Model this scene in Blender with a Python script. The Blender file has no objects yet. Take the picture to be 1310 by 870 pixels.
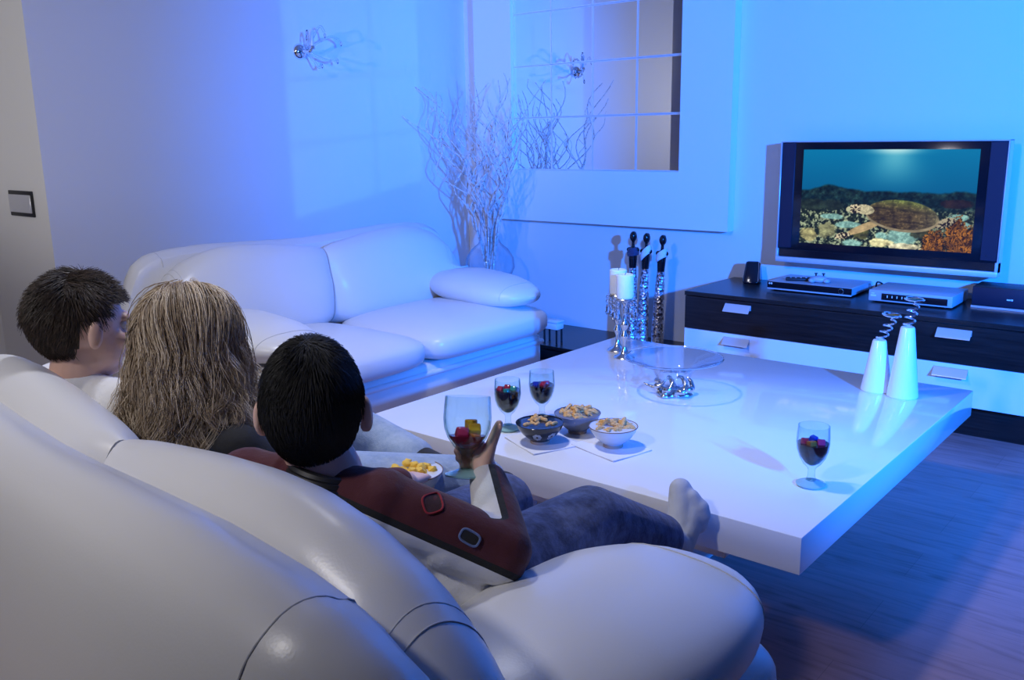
import bpy, bmesh, math, random
import numpy as np
from mathutils import Vector, Matrix
random.seed(7); rng = np.random.default_rng(7)
S = bpy.context.scene; C = S.collection
PI = math.pi

# ------------------------------------------------------------------ camera, world, lights, exposure
YAW, PITCH, ROLL, FPX, CAMH = 0.6977, 0.2222, -0.016, 1154.1, 1.31
fw = Vector((-math.sin(YAW)*math.cos(PITCH), math.cos(YAW)*math.cos(PITCH), -math.sin(PITCH)))
rt0 = Vector((math.cos(YAW), math.sin(YAW), 0)); up0 = rt0.cross(fw)
rt = rt0*math.cos(ROLL) + up0*math.sin(ROLL); up = up0*math.cos(ROLL) - rt0*math.sin(ROLL)
cd = bpy.data.cameras.new('camera'); cam = bpy.data.objects.new('camera', cd); C.objects.link(cam)
M = Matrix((rt, up, -fw)).transposed().to_4x4(); M.translation = Vector((0, 0, CAMH)); cam.matrix_world = M
cd.sensor_width = 36; cd.lens = 36*FPX/1310; cd.clip_start = 0.02; cd.clip_end = 60
S.camera = cam

w = bpy.data.worlds.new('world'); S.world = w; w.use_nodes = True
w.node_tree.nodes['Background'].inputs[0].default_value = (0.25, 0.35, 0.7, 1)
w.node_tree.nodes['Background'].inputs[1].default_value = 0.02

def aim(o, target):
    d = Vector(target) - o.location
    o.rotation_euler = d.to_track_quat('-Z', 'Y').to_euler()

def lamp(name, typ, loc, target, color, power, **kw):
    l = bpy.data.lights.new(name, typ); l.color = color; l.energy = power
    for k, v in kw.items(): setattr(l, k, v)
    o = bpy.data.objects.new(name, l); C.objects.link(o); o.location = loc; aim(o, target)
    return o
BLUE_LOC = (1.65, 0.85, 1.75)
BLUE = lamp('blue_spot_light', 'SPOT', BLUE_LOC, (-2.0, 4.65, 1.28), (0.007, 0.17, 1.0), 2950,
            spot_size=math.radians(67), spot_blend=0.9, shadow_soft_size=0.07)
WHITE = lamp('white_flash_light', 'SPOT', (-1.5, -0.75, 2.62), (-2.4, 1.7, 0.5), (1.0, 0.965, 0.97), 92,
             spot_size=math.radians(100), spot_blend=0.7, shadow_soft_size=0.12)
FLASH = lamp('wall_wash_light', 'SPOT', (-2.5, -1.9, 1.7), (-4.35, 2.3, 2.15), (1.0, 0.97, 0.94), 190,
             spot_size=math.radians(46), spot_blend=0.7, shadow_soft_size=0.08)
DOWN = lamp('ceiling_downlight', 'SPOT', (-2.0, 1.7, 2.68), (-2.05, 2.05, 0), (0.86, 0.88, 1.0), 115,
            spot_size=math.radians(104), spot_blend=0.8, shadow_soft_size=0.10)
# added lamp, masked to imitate the mirror tiles' blue reflection on the left wall
BOUNCE = lamp('added_mirror_bounce_light', 'SPOT', (1.62, 0.70, 2.05), (-4.28, 3.72, 1.45), (0.05, 0.16, 1.0), 950,
            spot_size=math.radians(40), spot_blend=0.0, shadow_soft_size=0.02)
gl = BOUNCE.data; gl.use_nodes = True; gt = gl.node_tree; gem = gt.nodes['Emission']
gge = gt.nodes.new('ShaderNodeNewGeometry'); gse = gt.nodes.new('ShaderNodeSeparateXYZ'); gt.links.new(gge.outputs['Incoming'], gse.inputs[0])
def gm_(op, a, b=None, c=None):
    n_ = gt.nodes.new('ShaderNodeMath'); n_.operation = op
    for i_, q in enumerate((a, b, c)):
        if q is None: continue
        if isinstance(q, (int, float)): n_.inputs[i_].default_value = q
        else: gt.links.new(q, n_.inputs[i_])
    return n_.outputs[0]
def gstep(v, lo, hi):
    n_ = gt.nodes.new('ShaderNodeMapRange'); n_.interpolation_type = 'SMOOTHSTEP'; gt.links.new(v, n_.inputs[0]); n_.inputs[1].default_value = lo; n_.inputs[2].default_value = hi; return n_.outputs[0]
gL = BOUNCE.location; gdx = -4.285-gL[0]
gY = gm_('MULTIPLY_ADD', gm_('DIVIDE', gse.outputs[1], gse.outputs[0]), gdx, gL[1]); gZ = gm_('MULTIPLY_ADD', gm_('DIVIDE', gse.outputs[2], gse.outputs[0]), gdx, gL[2])
gmask = gm_('MULTIPLY', gstep(gY, 3.17, 3.22), gstep(gY, 4.235, 4.215))
gmask = gm_('MULTIPLY', gmask, gstep(gm_('MULTIPLY_ADD', gY, -0.17, gZ), 0.30, 0.345))
for yl in (3.83,): gmask = gm_('MULTIPLY', gmask, gm_('MULTIPLY_ADD', gstep(gm_('ABSOLUTE', gm_('SUBTRACT', gY, yl)), 0.035, 0.0), -0.5, 1.0))
for zl in (1.30, 1.66): gmask = gm_('MULTIPLY', gmask, gm_('MULTIPLY_ADD', gstep(gm_('ABSOLUTE', gm_('SUBTRACT', gm_('MULTIPLY_ADD', gY, -0.08, gZ), zl-.28)), 0.03, 0.0), -0.5, 1.0))
gt.links.new(gmask, gem.inputs['Strength'])
S.view_settings.view_transform = 'Standard'; S.view_settings.look = 'None'
S.view_settings.exposure = 0.0; S.view_settings.gamma = 1.0; S.view_settings.use_curve_mapping = False

# ------------------------------------------------------------------ materials
def mat(name, col, rough=0.5, metal=0.0, **kw):
    m = bpy.data.materials.new(name); m.use_nodes = True
    b = m.node_tree.nodes['Principled BSDF']
    b.inputs['Base Color'].default_value = (*col, 1); b.inputs['Roughness'].default_value = rough
    b.inputs['Metallic'].default_value = metal
    for k, v in kw.items():
        i = b.inputs[k]
        i.default_value = (*v, 1) if i.type == 'RGBA' else v
    return m
def nd(m, t, **kw):
    n = m.node_tree.nodes.new(t)
    for k, v in kw.items():
        if k in n.inputs: n.inputs[k].default_value = v
        else: setattr(n, k, v)
    return n
def lk(m, a, b): m.node_tree.links.new(a, b)
def bsdf(m): return m.node_tree.nodes['Principled BSDF']
def ramp(m, stops, interp='LINEAR'):
    r = nd(m, 'ShaderNodeValToRGB'); r.color_ramp.interpolation = interp
    e = r.color_ramp.elements
    while len(e) < len(stops): e.new(0.5)
    for q, (p, c) in zip(e, stops): q.position = p; q.color = (*c, 1)
    return r
def bump(m, src, strength=0.2, dist=0.002):
    n = nd(m, 'ShaderNodeBump', Strength=strength, Distance=dist)
    lk(m, src, n.inputs['Height']); lk(m, n.outputs[0], bsdf(m).inputs['Normal'])
def noise_bump(m, scale, strength, dist, detail=3):
    t = nd(m, 'ShaderNodeTexCoord'); n = nd(m, 'ShaderNodeTexNoise', Scale=scale, Detail=detail)
    lk(m, t.outputs['Object'], n.inputs['Vector']); bump(m, n.outputs[0], strength, dist); return n

m_wall = mat('painted_plaster', (0.78, 0.78, 0.78), 0.55); noise_bump(m_wall, 120, 0.05, 0.001)
m_ceil = mat('ceiling_paint', (0.45, 0.44, 0.43), 0.7); noise_bump(m_ceil, 100, 0.05, 0.001)
m_dim = mat('taupe_wall_paint', (0.30, 0.28, 0.26), 0.6); noise_bump(m_dim, 100, 0.05, 0.001)
m_panel = mat('satin_white_lacquer', (0.84, 0.84, 0.85), 0.35); noise_bump(m_panel, 60, 0.02, 0.0005)
m_mirror = mat('mirror_silver', (0.9, 0.92, 0.93), 0.015, 1.0)
m_medge = mat('ground_mirror_edge', (0.92, 0.94, 0.97), 0.42, 0.6)
m_frost = mat('frosted_glass', (0.92, 0.94, 0.96), 0.15, **{'Transmission Weight': 0.35, 'IOR': 1.45})
m_lacq = mat('gloss_white_lacquer', (0.86, 0.86, 0.87), 0.12, **{'Coat Weight': 0.4, 'Coat Roughness': 0.04})
m_wenge = mat('dark_wenge', (0.012, 0.009, 0.010), 0.28)
t = nd(m_wenge, 'ShaderNodeTexCoord'); mp = nd(m_wenge, 'ShaderNodeMapping'); mp.inputs['Scale'].default_value = (3, 60, 60)
n = nd(m_wenge, 'ShaderNodeTexNoise', Scale=2.0, Detail=5.0); lk(m_wenge, t.outputs['Object'], mp.inputs[0]); lk(m_wenge, mp.outputs[0], n.inputs[0])
r = ramp(m_wenge, [(0.3, (0.006, 0.005, 0.006)), (0.8, (0.026, 0.018, 0.017))]); lk(m_wenge, n.outputs[0], r.inputs[0]); lk(m_wenge, r.outputs[0], bsdf(m_wenge).inputs['Base Color'])
m_alu = mat('brushed_aluminium', (0.75, 0.76, 0.8), 0.4, 0.65); noise_bump(m_alu, 300, 0.04, 0.0003)
m_chrome = mat('polished_chrome', (0.86, 0.87, 0.9), 0.08, 1.0)
m_silver = mat('aged_silver', (0.62, 0.58, 0.54), 0.22, 1.0); noise_bump(m_silver, 90, 0.25, 0.001)
m_black = mat('black_gloss_plastic', (0.008, 0.008, 0.012), 0.12); noise_bump(m_black, 60, 0.01, 0.0003)
m_blackmat = mat('black_matte_plastic', (0.012, 0.012, 0.016), 0.5); noise_bump(m_blackmat, 400, 0.1, 0.0003)
m_grey = mat('silver_grey_plastic', (0.48, 0.49, 0.53), 0.35); noise_bump(m_grey, 400, 0.03, 0.0002)
m_navy = mat('speaker_cloth', (0.010, 0.011, 0.03), 0.55); noise_bump(m_navy, 700, 0.2, 0.0005)
def thin_glass(name, face, edge, ior=1.45, rough=0.0):
    m = bpy.data.materials.new(name); m.use_nodes = True; T_ = m.node_tree; out = T_.nodes['Material Output']; T_.nodes.remove(T_.nodes['Principled BSDF'])
    tr = nd(m, 'ShaderNodeBsdfTransparent'); gl_ = nd(m, 'ShaderNodeBsdfGlossy'); gl_.inputs['Roughness'].default_value = rough
    lw = nd(m, 'ShaderNodeLayerWeight', Blend=0.5); rp = ramp(m, [(0.0, face), (0.55, face), (1.0, edge)]); lk(m, lw.outputs['Facing'], rp.inputs[0]); lk(m, rp.outputs[0], tr.inputs[0])
    pw = nd(m, 'ShaderNodeMath', operation='POWER'); pw.inputs[1].default_value = 4.0; lk(m, lw.outputs['Facing'], pw.inputs[0]); fr = nd(m, 'ShaderNodeMath', operation='MULTIPLY_ADD'); fr.inputs[1].default_value = 0.75; fr.inputs[2].default_value = 0.035; lk(m, pw.outputs[0], fr.inputs[0]); mx_ = nd(m, 'ShaderNodeMixShader'); lk(m, fr.outputs[0], mx_.inputs[0]); lk(m, tr.outputs[0], mx_.inputs[1]); lk(m, gl_.outputs[0], mx_.inputs[2]); lk(m, mx_.outputs[0], out.inputs[0]); return m
m_thin = thin_glass('thin_clear_glass', (0.98, 0.99, 1.0), (0.66, 0.72, 0.84)); m_goblet = thin_glass('thin_green_glass', (0.90, 0.97, 0.97), (0.30, 0.55, 0.58))
m_glass = mat('clear_glass', (0.97, 0.99, 1.0), 0.0, **{'Transmission Weight': 1.0, 'IOR': 1.47})
m_gglass = mat('recycled_green_glass', (0.72, 0.93, 0.90), 0.0, **{'Transmission Weight': 1.0, 'IOR': 1.48})
m_gbase = mat('aqua_glass_base', (0.45, 0.80, 0.82), 0.05, **{'Transmission Weight': 0.35, 'IOR': 1.4})
m_crystal = mat('cut_crystal', (0.97, 0.97, 1.0), 0.0, **{'Transmission Weight': 1.0, 'IOR': 1.6})
m_drink = mat('dark_cola', (0.018, 0.003, 0.006), 0.05)
m_wax = mat('candle_wax', (0.85, 0.83, 0.78), 0.45, **{'Subsurface Weight': 0.3, 'Subsurface Radius': (0.02, 0.015, 0.01)})
m_porc = mat('white_porcelain', (0.82, 0.83, 0.86), 0.14)
m_napkin = mat('paper_napkin', (0.84, 0.83, 0.84), 0.85); noise_bump(m_napkin, 250, 0.2, 0.0006)
m_grybowl = mat('grey_glaze', (0.16, 0.17, 0.21), 0.25); m_drkbowl = mat('black_glaze', (0.012, 0.013, 0.02), 0.15)
m_clay = mat('bare_clay', (0.42, 0.3, 0.23), 0.8); m_motif = mat('grey_flower_motif', (0.33, 0.34, 0.37), 0.3)
m_whtbowl = mat('white_glaze', (0.66, 0.68, 0.72), 0.22); m_rimbrown = mat('brown_rim_glaze', (0.16, 0.09, 0.05), 0.3)
m_snack = mat('puffed_corn', (0.75, 0.42, 0.13), 0.75)
n = noise_bump(m_snack, 220, 0.8, 0.002); r = ramp(m_snack, [(0.35, (0.62, 0.30, 0.08)), (0.7, (0.86, 0.56, 0.22))]); lk(m_snack, n.outputs[0], r.inputs[0]); lk(m_snack, r.outputs[0], bsdf(m_snack).inputs['Base Color'])
m_crisp = mat('yellow_corn', (0.85, 0.55, 0.08), 0.7); noise_bump(m_crisp, 150, 0.8, 0.002)
m_leather = mat('white_leather', (0.76, 0.75, 0.735), 0.32)
t = nd(m_leather, 'ShaderNodeTexCoord'); v = nd(m_leather, 'ShaderNodeTexVoronoi', Scale=260.0); lk(m_leather, t.outputs['Object'], v.inputs['Vector'])
n2 = nd(m_leather, 'ShaderNodeTexNoise', Scale=9.0, Detail=4.0); lk(m_leather, t.outputs['Object'], n2.inputs['Vector'])
ad = nd(m_leather, 'ShaderNodeMath', operation='MULTIPLY_ADD'); ad.inputs[1].default_value = 9.0
lk(m_leather, n2.outputs[0], ad.inputs[0]); lk(m_leather, v.outputs['Distance'], ad.inputs[2]); bump(m_leather, ad.outputs[0], 0.04, 0.0020)
m_stitch = mat('stitching', (0.58, 0.58, 0.6), 0.7)
m_skin = mat('skin', (0.74, 0.48, 0.39), 0.45, **{'Subsurface Weight': 0.12, 'Subsurface Radius': (0.012, 0.005, 0.003)}); noise_bump(m_skin, 350, 0.12, 0.0004)
m_eye = mat('eye_white', (0.8, 0.8, 0.8), 0.1); m_nail = mat('nail', (0.72, 0.45, 0.38), 0.25)
def hairmat(name, stops, rough=0.4):
    m = mat(name, stops[0][1], rough); a = nd(m, 'ShaderNodeAttribute'); a.attribute_name = 'tint'
    r = ramp(m, stops); lk(m, a.outputs['Fac'], r.inputs[0]); lk(m, r.outputs[0], bsdf(m).inputs['Base Color']); return m
m_hairblack = hairmat('black_hair', [(0, (0.004, 0.004, 0.006)), (1, (0.010, 0.009, 0.011))], 0.62)
m_hairbrown = hairmat('brown_hair', [(0, (0.018, 0.011, 0.008)), (0.6, (0.05, 0.032, 0.022)), (1, (0.13, 0.085, 0.06))], 0.5)
m_hairblond = hairmat('blond_hair', [(0, (0.13, 0.085, 0.052)), (0.3, (0.34, 0.25, 0.165)), (0.65, (0.62, 0.50, 0.36)), (1, (0.85, 0.74, 0.60))], 0.42)
def cloth(name, col, scale=500, st=0.3, col2=None):
    m = mat(name, col, 0.85, **{'Sheen Weight': 0.15})
    t = nd(m, 'ShaderNodeTexCoord'); n = nd(m, 'ShaderNodeTexNoise', Scale=scale, Detail=2.0); f = nd(m, 'ShaderNodeTexNoise', Scale=14.0, Detail=4.0)
    lk(m, t.outputs['Object'], n.inputs['Vector']); lk(m, t.outputs['Object'], f.inputs['Vector'])
    a = nd(m, 'ShaderNodeMath', operation='MULTIPLY_ADD'); a.inputs[1].default_value = 12.0
    lk(m, f.outputs[0], a.inputs[0]); lk(m, n.outputs[0], a.inputs[2]); bump(m, a.outputs[0], st, 0.0025)
    if col2:
        r = ramp(m, [(0.35, col), (0.68, col2)]); f2 = nd(m, 'ShaderNodeTexNoise', Scale=26.0, Detail=8.0, Roughness=0.75)
        lk(m, t.outputs['Object'], f2.inputs['Vector']); lk(m, f2.outputs[0], r.inputs[0]); lk(m, r.outputs[0], bsdf(m).inputs['Base Color'])
    return m
m_tee = cloth('white_cotton', (0.74, 0.74, 0.75)); m_blackknit = cloth('black_knit', (0.006, 0.006, 0.008)); bsdf(m_blackknit).inputs['Sheen Weight'].default_value = 0.0
m_denim = cloth('dark_denim', (0.018, 0.026, 0.085), 600, 0.4, (0.10, 0.14, 0.32)); m_ldenim = cloth('pale_denim', (0.26, 0.36, 0.56), 600, 0.4, (0.42, 0.52, 0.70))
m_sock = cloth('grey_sock', (0.50, 0.51, 0.54), 700, 0.3); m_shoe = cloth('black_shoe', (0.010, 0.010, 0.014), 200, 0.15)
m_red = cloth('red_piping', (0.30, 0.012, 0.022)); m_bluepipe = cloth('pale_blue_piping', (0.12, 0.17, 0.34)); m_blackpatch = cloth('black_patch', (0.012, 0.012, 0.016)); m_maroonp = cloth('maroon_patch', (0.035, 0.006, 0.012))
# jersey: maroon above the seam, black piping, white below (attribute 'seam' is the distance from the seam in metres)
m_jersey = cloth('jersey_fabric', (0.1, 0.01, 0.02), 500, 0.35)
a = nd(m_jersey, 'ShaderNodeAttribute'); a.attribute_name = 'seam'
mm = nd(m_jersey, 'ShaderNodeMath', operation='MULTIPLY_ADD'); mm.inputs[1].default_value = 10.0; mm.inputs[2].default_value = 0.5
lk(m_jersey, a.outputs['Fac'], mm.inputs[0])
r = ramp(m_jersey, [(0, (0.72, 0.72, 0.74)), (0.42, (0.008, 0.008, 0.010)), (0.53, (0.072, 0.008, 0.016))], 'CONSTANT'); lk(m_jersey, mm.outputs[0], r.inputs[0]); lk(m_jersey, r.outputs[0], bsdf(m_jersey).inputs['Base Color'])
m_branch = mat('bleached_willow', (0.56, 0.50, 0.46), 0.7)
n = noise_bump(m_branch, 60, 0.4, 0.002); r = ramp(m_branch, [(0.35, (0.52, 0.36, 0.27)), (0.52, (0.74, 0.70, 0.68))]); lk(m_branch, n.outputs[0], r.inputs[0]); lk(m_branch, r.outputs[0], bsdf(m_branch).inputs['Base Color'])
m_ebony = mat('ebony', (0.006, 0.006, 0.010), 0.2); noise_bump(m_ebony, 80, 0.1, 0.0005)
m_mosaic = mat('mirror_mosaic', (0.4, 0.36, 0.4), 0.3, 0.7)
t = nd(m_mosaic, 'ShaderNodeTexCoord'); v = nd(m_mosaic, 'ShaderNodeTexVoronoi', Scale=85.0); lk(m_mosaic, t.outputs['Object'], v.inputs['Vector'])
r = ramp(m_mosaic, [(0.2, (0.10, 0.08, 0.10)), (0.45, (0.45, 0.42, 0.46)), (0.75, (0.85, 0.84, 0.9))]); lk(m_mosaic, v.outputs['Color'], r.inputs[0]); lk(m_mosaic, r.outputs[0], bsdf(m_mosaic).inputs['Base Color'])
bump(m_mosaic, v.outputs['Distance'], 1.0, 0.004)
m_shawlw = mat('pale_shawl', (0.75, 0.78, 0.85), 0.4); m_shawlb = mat('dark_blue_shawl', (0.05, 0.06, 0.12), 0.3)
m_ice = [mat('ice_'+k, c, 0.1, **{'Transmission Weight': 0.55, 'IOR': 1.31}) for k, c in (('red', (0.75, 0.03, 0.07)), ('green', (0.05, 0.45, 0.30)), ('yellow', (0.9, 0.5, 0.04)), ('pink', (0.8, 0.07, 0.22)), ('blue', (0.05, 0.08, 0.5)), ('orange', (0.8, 0.25, 0.05)))]
m_mark = mat('white_print', (0.8, 0.8, 0.8), 0.5)
# floor: pale wood boards
m_floor = mat('wood_floor', (0.35, 0.24, 0.19), 0.42)
t = nd(m_floor, 'ShaderNodeTexCoord'); mp = nd(m_floor, 'ShaderNodeMapping'); lk(m_floor, t.outputs['Object'], mp.inputs[0])
br = nd(m_floor, 'ShaderNodeTexBrick', Scale=1.0); br.offset = 0.37
for k, v_ in (('Brick Width', 1.9), ('Row Height', 0.19), ('Mortar Size', 0.0009), ('Color1', (0.37, 0.225, 0.215, 1)), ('Color2', (0.33, 0.20, 0.19, 1)), ('Mortar', (0.23, 0.14, 0.14, 1))): br.inputs[k].default_value = v_
lk(m_floor, mp.outputs[0], br.inputs['Vector'])
mp2 = nd(m_floor, 'ShaderNodeMapping'); mp2.inputs['Scale'].default_value = (1.2, 11, 1); lk(m_floor, t.outputs['Object'], mp2.inputs[0])
gr = nd(m_floor, 'ShaderNodeTexNoise', Scale=2.2, Detail=7.0, Distortion=1.6); lk(m_floor, mp2.outputs[0], gr.inputs['Vector'])
rg = ramp(m_floor, [(0.32, (0.62, 0.56, 0.52)), (0.5, (0.95, 0.95, 0.95)), (0.72, (1.15, 1.12, 1.1))]); lk(m_floor, gr.outputs[0], rg.inputs[0])
mx = nd(m_floor, 'ShaderNodeMix', data_type='RGBA', blend_type='MULTIPLY'); mx.inputs[0].default_value = 0.75
lk(m_floor, br.outputs['Color'], mx.inputs[6]); lk(m_floor, rg.outputs[0], mx.inputs[7])
kn = nd(m_floor, 'ShaderNodeTexVoronoi', Scale=1.0, Randomness=1.0); mp3 = nd(m_floor, 'ShaderNodeMapping'); mp3.inputs['Scale'].default_value = (2.2, 5.5, 1); lk(m_floor, t.outputs['Object'], mp3.inputs[0]); lk(m_floor, mp3.outputs[0], kn.inputs['Vector'])
rk = ramp(m_floor, [(0.03, (0.55, 0.48, 0.44)), (0.10, (1, 1, 1))]); lk(m_floor, kn.outputs['Distance'], rk.inputs[0])
mx2 = nd(m_floor, 'ShaderNodeMix', data_type='RGBA', blend_type='MULTIPLY'); mx2.inputs[0].default_value = 0.8
lk(m_floor, mx.outputs[2], mx2.inputs[6]); lk(m_floor, rk.outputs[0], mx2.inputs[7]); lk(m_floor, mx2.outputs[2], bsdf(m_floor).inputs['Base Color'])
bump(m_floor, gr.outputs[0], 0.08, 0.001)

# ------------------------------------------------------------------ mesh helpers
class MB:
    def __init__(s): s.v = []; s.f = []; s.m = []
    def add(s, vs, fs, mi=0):
        o = len(s.v); s.v += [tuple(p) for p in vs]; s.f += [tuple(i+o for i in f) for f in fs]; s.m += [mi]*len(fs); return s
    def box(s, x0, x1, y0, y1, z0, z1, mi=0):
        vs = [(x, y, z) for z in (z0, z1) for y in (y0, y1) for x in (x0, x1)]
        return s.add(vs, [(0, 2, 3, 1), (4, 5, 7, 6), (0, 1, 5, 4), (2, 6, 7, 3), (0, 4, 6, 2), (1, 3, 7, 5)], mi)
    def rbox(s, x0, x1, y0, y1, z0, z1, r=0.004, seg=2, mi=0, mat4=None):
        bm = bmesh.new(); bmesh.ops.create_cube(bm, size=1.0)
        for q in bm.verts: q.co = Vector(((x0+x1)/2+q.co.x*(x1-x0), (y0+y1)/2+q.co.y*(y1-y0), (z0+z1)/2+q.co.z*(z1-z0)))
        bmesh.ops.bevel(bm, geom=bm.edges[:], offset=r, segments=seg, profile=0.5, affect='EDGES')
        return s.bm(bm, mi, mat4)
    def bm(s, bm, mi=0, mat4=None):
        if mat4 is not None: bmesh.ops.transform(bm, matrix=mat4, verts=bm.verts[:])
        bm.verts.index_update()
        s.add([q.co[:] for q in bm.verts], [[q.index for q in f.verts] for f in bm.faces], mi); bm.free(); return s
    def lathe(s, prof, seg=32, c=(0, 0, 0), mi=0, mat4=None, mod=None):
        vs = []; fs = []; n = len(prof)
        for k in range(seg):
            a = 2*PI*k/seg
            for r, z in prof:
                rr = r if mod is None else r*mod(a, z)
                p = Vector((rr*math.cos(a), rr*math.sin(a), z))
                if mat4 is not None: p = mat4 @ p
                vs.append((p[0]+c[0], p[1]+c[1], p[2]+c[2]))
        for k in range(seg):
            k2 = (k+1) % seg
            for i in range(n-1): fs.append((k*n+i, k2*n+i, k2*n+i+1, k*n+i+1))
        if prof[0][0] > 1e-6 and prof[0] != prof[-1]: fs.append(tuple(k*n for k in reversed(range(seg))))
        if prof[-1][0] > 1e-6 and prof[0] != prof[-1]: fs.append(tuple(k*n+n-1 for k in range(seg)))
        return s.add(vs, fs, mi)
    def tube(s, pts, rad, seg=8, mi=0, cap=True, flat=1.0):
        pts = [Vector(p) for p in pts]; n = len(pts); vs = []; fs = []
        rad = [rad]*n if not hasattr(rad, '__len__') else rad
        prev = None
        for i in range(n):
            d = (pts[min(i+1, n-1)]-pts[max(i-1, 0)]).normalized()
            if prev is None: prev = d.orthogonal().normalized()
            x = (prev - d*prev.dot(d)); x = x.normalized() if x.length > 1e-6 else d.orthogonal().normalized()
            prev = x; y = d.cross(x)
            for k in range(seg):
                a = 2*PI*k/seg; vs.append(pts[i] + (x*math.cos(a) + y*math.sin(a)*flat)*rad[i])
        for i in range(n-1):
            for k in range(seg):
                k2 = (k+1) % seg; fs.append((i*seg+k, i*seg+k2, (i+1)*seg+k2, (i+1)*seg+k))
        if cap: fs += [tuple(reversed(range(seg))), tuple((n-1)*seg+k for k in range(seg))]
        return s.add(vs, fs, mi)
    def ring(s, c, R, r, seg=40, sseg=8, mat4=None, mi=0):
        vs = []; fs = []
        for i in range(seg):
            a = 2*PI*i/seg
            for k in range(sseg):
                b = 2*PI*k/sseg; p = Vector(((R+r*math.cos(b))*math.cos(a), (R+r*math.cos(b))*math.sin(a), r*math.sin(b)))
                if mat4 is not None: p = mat4 @ p
                vs.append(p+Vector(c))
        for i in range(seg):
            for k in range(sseg):
                i2 = (i+1) % seg; k2 = (k+1) % sseg; fs.append((i*sseg+k, i2*sseg+k, i2*sseg+k2, i*sseg+k2))
        return s.add(vs, fs, mi)
    def ell(s, c, r, rot=None, u=20, v=12, mi=0):
        bm = bmesh.new(); bmesh.ops.create_uvsphere(bm, u_segments=u, v_segments=v, radius=1.0)
        m = Matrix.Translation(Vector(c)) @ ((rot if rot is not None else Matrix.Identity(3)).to_4x4()) @ Matrix.Diagonal((r[0], r[1], r[2], 1))
        return s.bm(bm, mi, m)
    def cone(s, a, b, ra, rb, seg=18):           # a limb: a tapered tube with rounded ends
        a = Vector(a); b = Vector(b); d = (b-a); L = d.length; d = d/L if L > 1e-6 else Vector((0, 0, 1))
        pts = []; rr = []
        for k in range(6): t_ = PI/2*k/5.0; pts.append(a-d*ra*math.cos(t_)); rr.append(max(ra*math.sin(t_), 1e-4))
        for k in range(1, 6): t_ = k/6; pts.append(a+d*L*t_); rr.append(ra+(rb-ra)*t_)
        for k in range(6): t_ = PI/2*k/5.0; pts.append(b+d*rb*math.sin(t_)); rr.append(max(rb*math.cos(t_), 1e-4))
        return s.tube(pts, rr, seg)
    def limb(s, pts, rad):
        for i in range(len(pts)-1): s.cone(pts[i], pts[i+1], rad[i], rad[i+1])
        return s

def obj(name, mb, mats, parent=None, smooth=True, loc=None):
    me = bpy.data.meshes.new(name); me.from_pydata(mb.v, [], mb.f)
    mats = mats if isinstance(mats, (list, tuple)) else [mats]
    for m in mats: me.materials.append(m)
    if len(mats) > 1: me.polygons.foreach_set('material_index', mb.m)
    bm = bmesh.new(); bm.from_mesh(me); bmesh.ops.recalc_face_normals(bm, faces=bm.faces[:]); bm.to_mesh(me); bm.free()
    me.update()
    if smooth:
        me.polygons.foreach_set('use_smooth', [True]*len(me.polygons)); me.set_sharp_from_angle(angle=math.radians(smooth if smooth is not True else 38))
    o = bpy.data.objects.new(name, me); C.objects.link(o)
    if parent: o.parent = parent
    if loc: o.location = loc
    return o
def tag(o, label, cat, group=None):
    o['label'] = label; o['category'] = cat
    if group: o['group'] = group
    return o
def thing(name, label, cat, loc=(0, 0, 0), rz=0.0, group=None):
    o = bpy.data.objects.new(name, None); C.objects.link(o); o.location = loc; o.rotation_euler = (0, 0, rz); o.empty_display_size = 0.05
    return tag(o, label, cat, group)
def struct(name, mb, m):
    o = obj(name, mb, m, smooth=False); o['kind'] = 'structure'; return o
def dup(root, loc, rz=0.0, label=None):
    r_ = root.copy(); C.objects.link(r_); r_.location = loc; r_.rotation_euler = (0, 0, rz)
    if label: r_['label'] = label
    for ch in list(root.children):
        c = ch.copy(); C.objects.link(c); c.parent = r_
        for g in list(ch.children):
            d = g.copy(); C.objects.link(d); d.parent = c
    return r_
def remesh(name, mb, m, parent, voxel, smooth=6, fac=0.5):
    """one continuous organic surface out of overlapping limbs"""
    me = bpy.data.meshes.new(name+'_src'); me.from_pydata(mb.v, [], mb.f)
    bm = bmesh.new(); bm.from_mesh(me); bmesh.ops.recalc_face_normals(bm, faces=bm.faces[:]); bm.to_mesh(me); bm.free()
    o = bpy.data.objects.new(name, me); C.objects.link(o)
    md = o.modifiers.new('r', 'REMESH'); md.mode = 'VOXEL'; md.voxel_size = voxel; md.use_smooth_shade = True
    if smooth: sm = o.modifiers.new('s', 'SMOOTH'); sm.factor = fac; sm.iterations = smooth
    dg = bpy.context.evaluated_depsgraph_get(); dg.update()
    me2 = bpy.data.meshes.new_from_object(o.evaluated_get(dg)); o.modifiers.clear(); o.data = me2; bpy.data.meshes.remove(me); me2.name = name
    me2.materials.clear()
    for q in (m if isinstance(m, (list, tuple)) else [m]): me2.materials.append(q)
    me2.polygons.foreach_set('use_smooth', [True]*len(me2.polygons))
    if parent: o.parent = parent
    return o
def catmull(pts, n):
    P = [Vector(p) for p in pts]; P = [P[0]*2-P[1]] + P + [P[-1]*2-P[-2]]; out = []
    for i in range(1, len(P)-2):
        for k in range(n):
            t_ = k/n; a, b, c, d = P[i-1:i+3]
            out.append(0.5*((2*b)+(c-a)*t_+(2*a-5*b+4*c-d)*t_*t_+(3*b-a-3*c+d)*t_**3))
    out.append(P[-2]); return out
def interp(x, xs, ys): return float(np.interp(x, xs, ys))

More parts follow.
